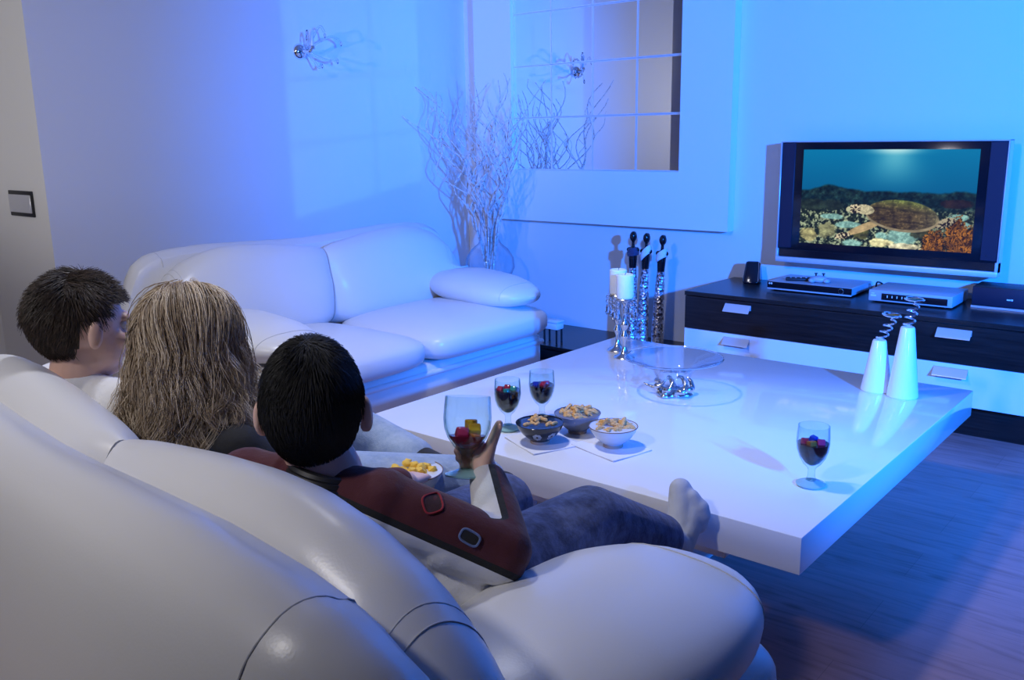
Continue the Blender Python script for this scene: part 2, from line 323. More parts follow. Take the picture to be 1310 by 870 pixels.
# ------------------------------------------------------------------ the room
YW, XL, YR, ZC = 4.665, -4.285, 1.83, 2.75
struct('floor', MB().box(-5.15, 2.6, -3.2, YW+.15, -0.1, 0), m_floor)
struct('ceiling', MB().box(-5.15, 2.6, -3.2, YW+.15, ZC, ZC+.1), m_ceil)
struct('wall_back', MB().box(XL-.15, 2.6, YW, YW+.15, 0, ZC), m_wall)
struct('wall_left', MB().box(XL-.15, XL, YR, YW, 0, ZC), m_wall)
struct('wall_far_left', MB().box(-5.15, XL-.15, YR, YR+.15, 0, ZC), m_wall)
struct('wall_side', MB().box(-5.15, -5.0, -3.2, YR, 0, ZC), m_wall)
struct('wall_right', MB().box(2.45, 2.6, -3.2, YW, 0, ZC), m_dim)
struct('wall_rear', MB().box(-5.0, 2.45, -3.2, -3.05, 0, ZC), m_dim)

# ------------------------------------------------------------------ sofas
CZ = ([0, .08, .18, .32, .46, .56, .66, .76, .83, .88, .93, .97, 1.0], [.800, .806, .818, .836, .848, .848, .832, .798, .752, .70, .62, .53, .46])
SZ = ([0, .15, .35, .55, .72, .84, .91, .955, .995, 1.035, 1.06], [.828, .832, .842, .850, .846, .832, .795, .735, .65, .54, .44])
def shell_section(x):
    z = interp(abs(x), *SZ); e = max(0.0, (abs(x)-.80)/.26); fy = e*e*.10
    t_ = 1-.45*e
    pts = [(.05, .05), (.025, .25), (.028, .45*z+.05), (.055, .80*z), (.085, z-.055), (.125, z-.012), (.165, z), (.205, z-.015), (.235, z-.06), (.25, .6*z), (.25, .05)]
    return [(.16+(y-.16)*t_+fy, zz) for y, zz in pts]
def cushion_section(x, sgn):
    ax = abs(x); z = interp(ax, *CZ); u = min(max(ax/.985, 0), 1)
    e = 1-.55*abs(2*u-1)**9
    pts = [(.235, .40), (.225, .60), (.24, z-.06), (.265, z-.018), (.305, z), (.35, z-.012), (.39, z-.05), (.425, z-.13), (.455, .60), (.46, .50), (.43, .43), (.33, .39)]
    cz = (z+.42)/2
    return [(.33+(y-.33)*e, cz+(zz-cz)*(1-.10*abs(2*u-1)**9)) for y, zz in pts]
def loft(sec, xs, sub=3):
    mb = MB(); vs = []; n = None
    for x in xs:
        p = [Vector((0, a, b)) for a, b in sec(x)]
        P = catmull(p + [p[0]], sub)[:-1]; n = len(P)
        vs += [(x, q.y, q.z) for q in P]
    fs = []
    for i in range(len(xs)-1):
        for k in range(n): k2 = (k+1) % n; fs.append((i*n+k, i*n+k2, (i+1)*n+k2, (i+1)*n+k))
    fs += [tuple(reversed(range(n))), tuple((len(xs)-1)*n+k for k in range(n))]
    return mb.add(vs, fs)
def seam_tube(sec, x, i0, i1, r_=.0012, off=-.0003):
    p = [Vector((0, a, b)) for a, b in sec(x)]; P = catmull(p + [p[0]], 5)
    c = sum(P, Vector())/len(P)
    return MB().tube([Vector((x, q.y, q.z))+(q-c).normalized()*off for q in P[i0*5:i1*5+1]], r_, 6)
def soft_block(x0, x1, y0, y1, z0, z1, e=5.0, crown=.02, nu=40, nv=24):
    mb = MB(); vs = []; fs = []
    cx, cy, cz = (x0+x1)/2, (y0+y1)/2, (z0+z1)/2
    sp = lambda c, p: math.copysign(abs(c)**p, c)
    for j in range(nv+1):
        ph = -PI/2+PI*j/nv
        for i in range(nu):
            th = 2*PI*i/nu; p = 2/e; q = 2/3.2
            X = sp(math.cos(ph), q)*sp(math.cos(th), p); Y = sp(math.cos(ph), q)*sp(math.sin(th), p); Z = sp(math.sin(ph), q)
            zz = cz+Z*(z1-z0)/2
            if Z > 0: zz += crown*(1-X*X)*(1-Y*Y)*Z
            vs.append((cx+X*(x1-x0)/2, cy+Y*(y1-y0)/2, zz))
    for j in range(nv):
        for i in range(nu): i2 = (i+1) % nu; fs.append((j*nu+i, j*nu+i2, (j+1)*nu+i2, (j+1)*nu+i))
    return mb.add(vs, fs)
def arm_pillow(sg):
    """low bolster: thick by the backrest, thinner and rounded at the front"""
    mb = MB(); vs = []; fs = []; ny, na = 26, 28
    for j in range(ny+1):
        t_ = j/ny; y = .38+.70*t_
        endr = (1-abs(2*t_-1)**3.2)**.5
        hw = (.175+.03*math.sin(PI*t_))*(.12+.88*endr); hz = interp(t_, [0, .35, .7, 1], [.080, .088, .080, .06])*(.10+.90*endr)
        cz = interp(t_, [0, .4, 1], [.535, .53, .505]); cx = sg*interp(t_, [0, .5, 1], [.745, .735, .715])
        for k in range(na):
            a_ = 2*PI*k/na; sp = lambda c, p: math.copysign(abs(c)**p, c)
            vs.append((cx+hw*sp(math.cos(a_), .8), y, cz+hz*sp(math.sin(a_), .9)))
    for j in range(ny):
        for k in range(na): k2 = (k+1) % na; fs.append((j*na+k, j*na+k2, (j+1)*na+k2, (j+1)*na+k))
    fs += [tuple(reversed(range(na))), tuple(ny*na+k for k in range(na))]
    return mb.add(vs, fs)
def pillow_seam(sg):
    pts = []
    for k in range(15):
        a_ = PI*(-.05+1.0*k/14); t_ = .86; endr = (1-abs(2*t_-1)**3.2)**.5
        hw = (.175+.03*math.sin(PI*t_))*(.12+.88*endr)+.001; hz = interp(t_, [0, .35, .7, 1], [.080, .088, .080, .06])*(.10+.90*endr)+.001
        sp = lambda c, p: math.copysign(abs(c)**p, c)
        pts.append((sg*interp(t_, [0, .5, 1], [.745, .735, .715])+hw*sp(math.cos(a_), .8), .38+.70*t_, interp(t_, [0, .4, 1], [.535, .53, .505])+hz*sp(math.sin(a_), .9)))
    return MB().tube(pts, .0010, 6)
def make_sofa(label, loc, rz):
    t_ = thing('sofa', label, 'sofa', loc, rz, None)
    base = MB().rbox(-.87, .87, .10, 1.02, .05, .29, .035, 4)
    base.rbox(-.87, .87, .11, 1.035, .235, .262, .012, 3)
    obj('base', base, m_leather, t_)
    for x in (-.82, .82):
        for y in (.2, .93): obj('foot', MB().lathe([(.022, 0), (.03, .055)], 16, (x, y, 0)), m_wenge, t_)
    xs = [-1.06+2.12*k/70 for k in range(71)]
    sh = obj('back_frame', loft(shell_section, xs), m_leather, t_)
    for x in (-.80, .80): obj('seam', seam_tube(shell_section, x, 0, 8), m_stitch, sh)
    for sg in (-1, 1):
        xs = [sg*(.004+.984*k/40) for k in range(41)]
        c = obj('back_cushion', loft(lambda x: cushion_section(x, sg), xs), m_leather, t_)
        for xx in (.80, .822): obj('seam', seam_tube(lambda x: cushion_section(x, sg), sg*xx, 2, 8, .0009), m_stitch, c)
        obj('seat_cushion', soft_block(min(sg*.004, sg*.90), max(sg*.004, sg*.90), .33, 1.10, .275, .455, 7, .025), m_leather, t_)
        a_ = obj('arm_pillow', arm_pillow(sg), m_leather, t_)
        obj('seam', pillow_seam(sg), m_stitch, a_)
    return t_
near_sofa = make_sofa('white leather sofa in the foreground, seen from behind, with the three people on it', (-1.5, .385, 0), math.radians(-4))
near_sofa.scale = (1, 1, 1.03)
far_sofa = dup(near_sofa, (-3.9, 2.82, 0), math.radians(-90), 'empty white leather sofa along the left wall with a low arm cushion'); far_sofa.scale = (1, 1, 1)

# ------------------------------------------------------------------ coffee table
ct = thing('coffee_table', 'large square glossy white coffee table with thick floating top in front of the people', 'table', (-1.485, 2.657, 0))
obj('tabletop', MB().rbox(-.7575, .7575, -.766, .766, .306, .40, .0025, 2), m_lacq, ct)
obj('under_frame', MB().rbox(-.535, .535, -.695, .695, .252, .306, .003, 1), m_lacq, ct)
obj('pedestal', MB().rbox(-.27, .27, -.45, .45, 0, .252, .003, 1), m_lacq, ct)

# ------------------------------------------------------------------ sideboard
sb = thing('sideboard', 'long dark brown sideboard with white lower drawer under the television', 'sideboard', (-1.465, 4.38, 0))
X0, X1 = -.80, .80; F = -.28
obj('plinth', MB().box(X0+.02, X1, F+.06, .27, 0, .14), m_wenge, sb, False)
obj('body', MB().box(X0, X1, F+.022, .28, .14, .496), m_wenge, sb, False)
obj('top_panel', MB().rbox(X0-.003, X1, F-.002, .28, .496, .518, .002, 1), m_wenge, sb)
def handle(z, parent):
    for cx in (-.503, .497):
        h = MB(); h.rbox(cx-.069, cx+.069, F-.003, F+.004, z-.004, z+.022, .001, 1)
        h.add([(cx-.069, F-.003, z+.020), (cx+.069, F-.003, z+.020), (cx+.069, F-.030, z-.012), (cx-.069, F-.030, z-.012), (cx-.069, F-.003, z+.017), (cx+.069, F-.003, z+.017), (cx+.069, F-.032, z-.015), (cx-.069, F-.032, z-.015)],
              [(0, 1, 2, 3), (7, 6, 5, 4), (0, 4, 5, 1), (3, 2, 6, 7), (0, 3, 7, 4), (1, 5, 6, 2)])
        obj('handle', h, m_alu, parent, False)
d1 = obj('drawer', MB().rbox(X0+.001, X1, F, F+.022, .326, .494, .0015, 1), m_wenge, sb); handle(.455, d1)
d2 = obj('drawer', MB().rbox(X0+.001, X1-.005, F, F+.022, .142, .323, .0015, 1), m_lacq, sb); d2['label'] = 'white drawer front'; handle(.285, d2)

bench = thing('low_bench', 'low dark wood bench on the floor between the white sofa and sideboard', 'bench', (-2.93, 4.38, 0))
obj('bench_top', MB().rbox(-.66, .655, -.27, .28, .078, .10, .002, 1), m_wenge, bench)
obj('bench_base', MB().box(-.64, .64, -.24, .27, 0, .078), m_wenge, bench, False)

# ------------------------------------------------------------------ television
tv = thing('television', 'flat black television with silver trim showing a sea turtle, on the blue wall', 'television', (-1.4375, 4.515, .647))
hw, hh = .5275, .615
bz = obj('bezel', MB().rbox(-hw+.006, hw-.006, .002, .062, .03, hh-.004, .004, 2), m_black, tv)
tr = MB(); tr.rbox(-hw, -hw+.008, -.003, .07, .02, hh, .002, 1); tr.rbox(hw-.008, hw, -.003, .07, .02, hh, .002, 1); tr.rbox(-hw, hw, -.002, .07, hh-.006, hh, .002, 1)
obj('trim', tr, m_alu, tv)
bar = MB(); bar.rbox(-hw, hw, -.008, .06, 0, .028, .004, 2); bar.rbox(-hw, -hw+.014, -.007, .05, .02, .07, .003, 1); bar.rbox(hw-.014, hw, -.007, .05, .02, .07, .003, 1)
obj('bottom_bar', bar, mat('satin_silver', (0.72, 0.73, 0.76), 0.4, 0.4), tv)
for sg in (-1, 1):
    sp_ = obj('speaker', MB().rbox(min(sg*.448, sg*(hw-.008)), max(sg*.448, sg*(hw-.008)), -.002, .02, .075, hh-.008, .003, 1), m_navy, tv)
obj('control_strip', MB().rbox(-hw+.016, hw-.016, -.001, .02, .030, .068, .002, 1), m_black, tv)
obj('power_light', MB().lathe([(.003, 0), (.003, .003)], 12, mat4=Matrix.Translation((.475, -.001, .10)) @ Matrix.Rotation(PI/2, 4, 'X')), m_blackmat, tv)
obj('wall_bracket', MB().rbox(-.2, .2, .062, .148, .15, .45, .004, 1), m_blackmat, tv)

def fbm(x, y, sc, oc=4, seed=0):
    r_ = np.random.default_rng(seed); out = np.zeros_like(x); amp = 1; tot = 0
    for o in range(oc):
        g = r_.random((64, 64)); fx, fy = (x*sc) % 63, (y*sc) % 63; i, j = fx.astype(int), fy.astype(int); u, v_ = fx-i, fy-j; u = u*u*(3-2*u); v_ = v_*v_*(3-2*v_)
        out += amp*((g[j, i]*(1-u)+g[j, i+1]*u)*(1-v_)+(g[j+1, i]*(1-u)+g[j+1, i+1]*u)*v_); tot += amp; amp *= .55; sc *= 2.03
    return out/tot
def picture():
    """the programme on screen: a sea turtle over a reef (sRGB colours per point)"""
    nx, ny = 330, 190; W_, H_ = .815, .468
    u, v_ = np.meshgrid(np.linspace(0, 1, nx), np.linspace(0, 1, ny)); x = u*1.74; y = v_
    col = np.zeros((ny, nx, 3))
    def mixc(mask, c): 
        c = np.array(c, float) if not isinstance(c, np.ndarray) else c
        col[:] = col*(1-mask[..., None])+c*mask[..., None]
    ss = lambda a, b, t_: np.clip((t_-a)/(b-a), 0, 1)**2*(3-2*np.clip((t_-a)/(b-a), 0, 1))
    t_ = v_[..., None]
    col[:] = np.array([5, 62, 110])*(1-t_)+np.array([8, 118, 165])*t_
    glow = np.exp(-((u-.55)/(.10+.22*(1-v_)))**2*1.2)*ss(.50, 1.02, v_)
    mixc(glow*.75, [120, 205, 215]); mixc(np.exp(-((u-.55)/.13)**2)*ss(.93, 1.0, v_)*.8, [200, 235, 232])
    # reef, far to near
    ridge = .60+.05*fbm(x, y*0, 5, 4, 3)-.03+ .05*np.exp(-((u-.16)/.09)**2)
    far = ss(0, .03, ridge-v_); n1 = fbm(x, y*1.6, 16, 4, 5); n2 = fbm(x, y, 34, 3, 6); n3 = fbm(x, y, 9, 3, 8)
    dark = .72*(np.array([8, 34, 44])[None, None]*(1-n1[..., None])+np.array([62, 96, 84])*n1[..., None])*(.25+1.35*n2[..., None]**1.3)
    mixc(far*.95, dark)
    near = ss(.0, .12, .42+.06*n3-v_)
    n4 = fbm(x, y*1.2, 62, 2, 41); kk = ss(.46, .62, .6*n2+.4*n4)[..., None]; rub = kk*np.array([158, 168, 132])*(.5+.9*n4[..., None])+(1-kk)*(np.array([34, 46, 34])*(.3+1.2*n4[..., None]))
    mixc(near*.9, rub)
    for cx, cy, rx, ry in ((.20, .30, .08, .035), (.30, .22, .09, .04), (.62, .12, .10, .10), (.33, .02, .07, .05), (.92, .34, .06, .04), (.95, .26, .04, .04), (.50, .12, .04, .05)):
        mixc(ss(0, .5, 1-((u-cx)/rx)**2-((v_-cy)/ry)**2+.7*(n1-.5))*.8, np.array([150, 205, 195])*(.7+.5*n2[..., None]))
    for cx, cy, rx, ry, c in ((.17, .15, .06, .09, [150, 150, 105]), (.06, .10, .06, .08, [190, 180, 120]), (.38, .14, .06, .07, [92, 92, 48]), (.50, .05, .08, .05, [215, 205, 150]), (.64, .02, .10, .04, [225, 215, 175]), (.07, .42, .10, .07, [34, 46, 36]), (.20, .42, .09, .06, [38, 52, 44]), (.90, .47, .10, .05, [40, 28, 26]), (.73, .16, .07, .06, [52, 54, 34])):
        mixc(ss(0, .4, 1-((u-cx)/rx)**2-((v_-cy)/ry)**2+1.1*(n2-.5))*.85, np.array(c)*(.35+1.3*n1[..., None]))
    # orange fans
    for cx, cy, rx, ry in ((.80, .06, .07, .15), (.92, .12, .07, .24), (.97, .08, .05, .20)):
        st = .5+.5*np.sin((np.arctan2(u-cx, v_-cy+.18))*60+16*n2+8*n1)
        mixc(ss(0, .25, 1-((u-cx)/rx)**2-((v_-cy)/ry)**2+1.5*(n4-.5)), np.array([165, 104, 30])*(.25+.9*st[..., None]*n1[..., None]*1.6))
    # turtle
    def ellm(cx, cy, rx, ry, ang, soft=.08):
        dx, dy = (u-cx)*1.74, v_-cy; c_, s_ = math.cos(ang), math.sin(ang); a_, b_ = dx*c_+dy*s_, -dx*s_+dy*c_
        return ss(0, soft, 1-(a_/rx)**2-(b_/ry)**2), a_/rx, b_/ry
    sp2 = np.where((fbm(x, y, 75, 2, 21) > .48)[..., None], np.array([40, 34, 30]), np.array([212, 198, 160]))
    for e in ((.40, .20, .20, .040, .42), (.27, .10, .085, .034, .25)): mm_, _, _ = ellm(*e); mixc(mm_, np.array([196, 170, 120])*(.55+.7*n1[..., None]) if e[0] > .3 else sp2)
    mm_, _, _ = ellm(.85, .28, .11, .045, .35); mixc(mm_, sp2*.8)
    mm_, _, _ = ellm(.61, .325, .37, .155, -.10); mixc(mm_, np.array([150, 136, 104])*(.7+.5*n1[..., None]))
    mm_, a_, b_ = ellm(.61, .345, .36, .150, -.09)
    pat = fbm(x*.5, y*2.2, 30, 3, 12); base = np.array([74, 62, 40])*(.45+1.0*pat[..., None])
    base = base+np.clip(b_, 0, 1)[..., None]**2*np.array([52, 78, 28])*.9+np.clip(a_, 0, 1)[..., None]**2*np.array([35, 40, 36])
    cell = np.maximum(np.abs(np.sin(a_*7+.6*b_))**10, np.abs(np.sin(b_*4.2+.3))**14); base = base*(1-.25*cell[..., None])
    spk = (fbm(x, y, 60, 2, 31) > .66)[..., None]; base = np.where(spk, base*1.35, base); mixc(mm_, base)
    mm_, _, _ = ellm(.395, .385, .10, .052, -.12); mixc(mm_, np.array([200, 190, 150])*(.45+.5*n1[..., None]+.5*n4[..., None]))
    mm_, _, _ = ellm(.335, .39, .065, .050, .05); mixc(mm_, sp2)
    mm_, _, _ = ellm(.297, .383, .022, .028, -.2); mixc(mm_, [190, 190, 150])
    col = np.clip(col/255, 0, 1); lin = np.where(col <= .04045, col/12.92, ((col+.055)/1.055)**2.4)
    vs = [((a-.5)*W_, 0, b*H_) for b in np.linspace(0, 1, ny) for a in np.linspace(0, 1, nx)]
    fs = [(j*nx+i, j*nx+i+1, (j+1)*nx+i+1, (j+1)*nx+i) for j in range(ny-1) for i in range(nx-1)]
    return vs, fs, lin.reshape(-1, 3)
vs, fs, lin = picture()
m_scr = bpy.data.materials.new('lit_screen'); m_scr.use_nodes = True; b_ = bsdf(m_scr)
b_.inputs['Base Color'].default_value = (.005, .005, .008, 1); b_.inputs['Roughness'].default_value = .35; b_.inputs['Specular IOR Level'].default_value = .15; b_.inputs['Emission Strength'].default_value = 1.0
a = nd(m_scr, 'ShaderNodeAttribute'); a.attribute_name = 'picture'; lk(m_scr, a.outputs['Color'], b_.inputs['Emission Color'])
mb = MB(); mb.add([(x+.002, -.0008, z+.106) for x, _, z in vs], fs)
scr = obj('screen', mb, m_scr, tv, False); scr['label'] = 'lit screen showing a sea turtle swimming over a coral reef'
ca = scr.data.attributes.new('picture', 'FLOAT_COLOR', 'POINT'); ca.data.foreach_set('color', np.hstack([lin, np.ones((len(lin), 1))]).astype(np.float32).ravel())

# ------------------------------------------------------------------ devices on the sideboard
ZT = .518
dv = thing('dvd_player', 'flat grey disc player on the sideboard with a remote on top', 'player', (-1.72, 4.50, ZT))
obj('case', MB().rbox(-.215, .215, -.135, .145, .008, .046, .002, 1), m_grey, dv)
obj('front_panel', MB().rbox(-.215, .215, -.142, -.134, .014, .045, .001, 1), m_black, dv)
obj('front_strip', MB().rbox(-.215, .215, -.141, -.134, .006, .0135, .001, 1), m_grey, dv)
obj('dial', MB().ring((.165, -.145, .028), .012, .0022, 24, 6, Matrix.Rotation(PI/2, 4, 'X')), m_chrome, dv)
mk = MB().lathe([(.0045, 0), (.0045, .0006)], 14, mat4=Matrix.Translation((-.203, -.1425, .036)) @ Matrix.Rotation(PI/2, 4, 'X')); mk.box(-.196, -.188, -.1428, -.142, .032, .040)
obj('logo', mk, m_mark, dv)
for k in range(4): obj('foot', MB().lathe([(.012, 0), (.012, .009)], 12, ((-.18, .18)[k % 2], (-.11, .11)[k//2], 0)), m_blackmat, dv)
rm = thing('remote_control', 'slim dark remote control lying on the disc player', 'remote control', (-1.80, 4.46, ZT+.046), math.radians(25))
obj('case', MB().rbox(-.075, .075, -.02, .02, 0, .016, .006, 3), m_blackmat, rm)
for k in range(8): obj('button', MB().lathe([(.004, 0), (.004, .002)], 10, (-.05+.025*(k//2), -.008+.016*(k % 2), .0155)), m_grey, rm)
gm = thing('gamepad', 'small shiny grey controller beside the remote on the disc player', 'controller', (-1.70, 4.45, ZT+.046), .3)
gb = MB().ell((0, 0, .018), (.042, .03, .018)); gb.ell((-.035, -.012, .013), (.018, .03, .013)); gb.ell((.035, -.012, .013), (.018, .03, .013))
obj('body', gb, m_grey, gm)
for k in range(2): obj('stick', MB().lathe([(.004, 0), (.004, .010), (.008, .011), (.008, .015)], 12, (-.018+.036*k, .004, .033)), m_blackmat, gm)
st = thing('set_top_box', 'silver set-top box with dark display on the sideboard below the television', 'receiver', (-1.225, 4.44, ZT))
obj('case', MB().rbox(-.185, .185, -.12, .15, .006, .058, .004, 2), m_grey, st)
obj('display', MB().rbox(-.125, .165, -.1225, -.118, .014, .045, .001, 1), m_black, st)
mk = MB()
for k in range(4): obj('indicator', MB().box(-.10+.022*k, -.096+.022*k, -.1232, -.122, .026, .037), m_mark, st)
obj('logo', MB().box(-.175, -.15, -.1212, -.119, .028, .036), m_mark, st); obj('logo', MB().box(-.172, -.158, -.1212, -.119, .040, .045), m_mark, st)
for k in range(4): obj('foot', MB().lathe([(.012, 0), (.012, .007)], 12, ((-.15, .15)[k % 2], (-.09, .12)[k//2], 0)), m_blackmat, st)
cs_ = thing('center_speaker', 'long dark horizontal speaker at the right end of the sideboard', 'speaker', (-.80, 4.46, ZT))
obj('cabinet', MB().rbox(-.19, .13, -.02, .14, .008, .098, .004, 2), m_blackmat, cs_)
obj('grille', MB().rbox(-.187, .127, -.028, -.019, .014, .094, .003, 2), m_navy, cs_)
obj('base_strip', MB().rbox(-.19, .13, -.027, .1, 0, .010, .001, 1), m_alu, cs_)
obj('badge', MB().box(-.045, -.030, -.0295, -.0275, .045, .051).box(-.028, -.020, -.0295, -.0275, .045, .052), m_mark, cs_)
ph = thing('desk_phone', 'small black glossy wedge speaker at the left end of the sideboard', 'speaker', (-2.10, 4.53, ZT), math.radians(18))
wb = MB(); wb.add([(-.038, -.05, 0), (.038, -.05, 0), (.042, .05, 0), (-.042, .05, 0), (-.03, .005, .105), (.03, .005, .105), (.032, .05, .09), (-.032, .05, .09)], [(3, 2, 1, 0), (0, 1, 5, 4), (4, 5, 6, 7), (1, 2, 6, 5), (3, 0, 4, 7), (2, 3, 7, 6)])
bm = bmesh.new(); vv = [bm.verts.new(p) for p in wb.v]; [bm.faces.new([vv[i] for i in f]) for f in wb.f]; bmesh.ops.bevel(bm, geom=bm.edges[:], offset=.012, segments=4, profile=.5, affect='EDGES')
obj('case', MB().bm(bm), m_black, ph)
obj('edge_trim', MB().tube([(.031, -.045, .012), (.030, -.015, .062), (.026, .006, .10)], .0025, 6), m_chrome, ph)
ph.name = 'satellite_speaker'; ph.scale = (1.2, 1.2, 1.12)
tag(obj('cable', MB().tube(catmull([(-1.46, 4.60, ZT+.005), (-1.455, 4.56, ZT+.03), (-1.44, 4.53, ZT+.062), (-1.42, 4.55, ZT+.05), (-1.43, 4.62, ZT+.006)], 6), .004, 8), m_blackmat), 'short black cable looped behind the silver set-top box', 'cable')

# ------------------------------------------------------------------ mirror panel
mp_ = thing('wall_mirror', 'large mirror of square tiles in a broad white border hanging on the blue wall', 'mirror', (-3.21, 4.66, 1.46))
px0, px1, pz0, pz1 = -.925, .925, -.685, 1.10       # frame
mx0, mx1, mz0, mz1 = -.612, .612, -.362, .92        # opening
fr = MB()
for q in ((px0, mx0, pz0, pz1), (mx1, px1, pz0, pz1), (mx0, mx1, pz0, mz0), (mx0, mx1, mz1, pz1)): fr.box(q[0], q[1], -.070, 0.003, q[2], q[3])
obj('frame', fr, m_panel, mp_, False)
TS = .3128
xe = [mx0, mx0+.302, mx0+.302+TS-.004, mx0+.302+2*TS-.008+.002, mx1]
ze = [mz0, mz0+.323, mz0+.323+.3165, mz0+.323+2*.3165, mz1]
for i in range(4):
    for j in range(4):
        a0, a1, c0, c1 = xe[i]+.0008, xe[i+1]-.0008, ze[j]+.0008, ze[j+1]-.0008; bv = .006
        t_ = MB(); Yb, Yf = -.041, -.0419
        t_.add([(a0, Yb, c0), (a1, Yb, c0), (a1, Yb, c1), (a0, Yb, c1), (a0+bv, Yf, c0+bv), (a1-bv, Yf, c0+bv), (a1-bv, Yf, c1-bv), (a0+bv, Yf, c1-bv), (a0, -.003, c0), (a1, -.003, c0), (a1, -.003, c1), (a0, -.003, c1)],
               [(4, 5, 6, 7)]); n4 = len(t_.f); t_.add(t_.v[:], [(0, 1, 5, 4), (1, 2, 6, 5), (2, 3, 7, 6), (3, 0, 4, 7), (8, 9, 1, 0), (9, 10, 2, 1), (10, 11, 3, 2), (11, 8, 0, 3), (11, 10, 9, 8)], 1)
        obj('mirror_tile', t_, (m_mirror, m_medge), mp_, False)

# ------------------------------------------------------------------ sconce and switch
sc = thing('wall_sconce', 'chrome wall sconce with clear glass arms high on the left wall', 'wall lamp', (XL, 3.30, 1.79))
R90 = Matrix.Rotation(PI/2, 4, 'Y')
obj('backplate', MB().lathe([(0.0, .030), (.018, .029), (.032, .022), (.042, .010), (.045, 0)], 32, mat4=R90), m_chrome, sc)
obj('stem', MB().tube(catmull([(.02, 0, 0), (.07, .012, -.004), (.085, .02, .01)], 6), .009, 12), m_chrome, sc)
obj('bulb_cup', MB().lathe([(.006, 0), (.017, .004), (.014, .02), (.012, .022)], 20, (.085, .025, .005)), m_chrome, sc)
obj('glass_tube', MB().lathe([(.011, 0), (.011, .085), (.009, .09), (.009, .002), (.011, 0)], 20, (.085, .025, .025)), m_frost, sc)
for k, (dy, dz, ln) in enumerate(((-.03, .10, .16), (.05, .13, .18), (.12, .08, .16), (.10, -.05, .12), (.03, -.09, .10))):
    a_ = obj('glass_arm', MB().tube(catmull([(.05, .01, 0), (.09, .01+dy*.4, dz*.55), (.11, .01+dy*1.1, dz), (.12, .01+dy*1.6, dz*.75)], 7), [.006]*21+[.004], 8), m_glass, sc)
    obj('crystal_drop', MB().lathe([(0, -.016), (.008, -.004), (.005, .008), (0, .012)], 6, (.12, .01+dy*1.6, dz*.75-.014)), m_crystal, a_)
sw = thing('light_switch', 'square metal light switch with dark edges on the far left wall', 'switch', (-4.545, YR, 1.035))
obj('plate', MB().rbox(-.125, .125, -.012, 0, -.06, .06, .003, 2), m_blackmat, sw)
obj('rocker', MB().rbox(-.118, .118, -.017, -.010, -.042, .042, .002, 1), m_alu, sw)

# ------------------------------------------------------------------ vase, branches
VX, VY = -3.76, 4.28
vs_ = thing('vase', 'clear glass vase with a round belly in the corner behind the white sofa', 'vase', (VX, VY, 0))
obj('stand', MB().lathe([(.12, 0), (.12, .02), (.03, .04), (.03, .345), (.09, .36), (.09, .37)], 32), m_wenge, vs_)
prof = [(.0, .372), (.07, .372), (.075, .38), (.125, .425), (.158, .50), (.152, .56), (.118, .615), (.075, .65), (.060, .68), (.058, .82), (.062, .90)]
pr_in = [(max(r_-.004, 0), z+(.004 if r_ < .08 and z < .40 else 0)) for r_, z in reversed(prof)]
obj('body', MB().lathe(prof+pr_in, 40), m_thin, vs_)
specs = []
for i in range(26):
    a_ = rng.uniform(0, 2*PI); lean = rng.uniform(.05, .52); H_ = rng.uniform(.95, 1.26)
    dx, dy = lean*math.cos(a_)*1.15, lean*math.sin(a_)*.55
    tipx, tipy = VX+dx-.03, VY+dy
    tipx = min(max(tipx, XL+.06), VX+.42); tipy = min(max(tipy, VY-.38), YW-.10)
    specs.append((tipx, tipy, .43+H_))
for i, (tx, ty, tz) in enumerate(specs):
    a_ = rng.uniform(0, 2*PI); bx, by = VX+.02*math.cos(a_), VY+.02*math.sin(a_); pts = []; n = 26
    ph1, ph2, fr1 = rng.uniform(0, 6.28), rng.uniform(0, 6.28), rng.uniform(2.0, 3.4)
    for k in range(n+1):
        u_ = k/n; e_ = u_**1.5; amp = .058*min(1, u_*2.0)*(1.0-.15*u_)
        x = bx+(tx-bx)*e_+(amp*math.sin(fr1*2*PI*u_+ph1) if u_ > .28 else 0)*min(1, max(0, (u_-.28)*5)); y = by+(ty-by)*e_+amp*math.cos(fr1*2*PI*u_*.9+ph2)*min(1, max(0, (u_-.28)*5))
        x = max(x, XL+.012); y = min(y, YW-.085 if x > -4.15 else YW-.02)
        pts.append((x, y, (.392+(tz-.392)*u_)))
    b0 = MB().tube(pts, [.0070*(1-.66*k/n) for k in range(n+1)], 6)
    for tw in range(2):
        k0 = int(n*rng.uniform(.4, .8)); p0 = Vector(pts[k0]); d = Vector((rng.uniform(-1, 1)*.10, rng.uniform(-1, .4)*.08, rng.uniform(.10, .22))); q = []
        for k in range(10):
            u_ = k/9; pp = p0+d*u_+Vector((.014*math.sin(7*u_+ph1), .012*math.cos(8*u_+ph2), 0))*min(1, u_*3); q.append((max(pp.x, XL+.012), min(pp.y, YW-.085), pp.z))
        q[0] = p0; b0.tube(q, [.0032*(1-.7*k/9) for k in range(10)], 5)
    tag(obj('willow_branch', b0, m_branch), 'pale curly willow branch standing in the round glass vase', 'branch', 'willow branches in the corner vase')

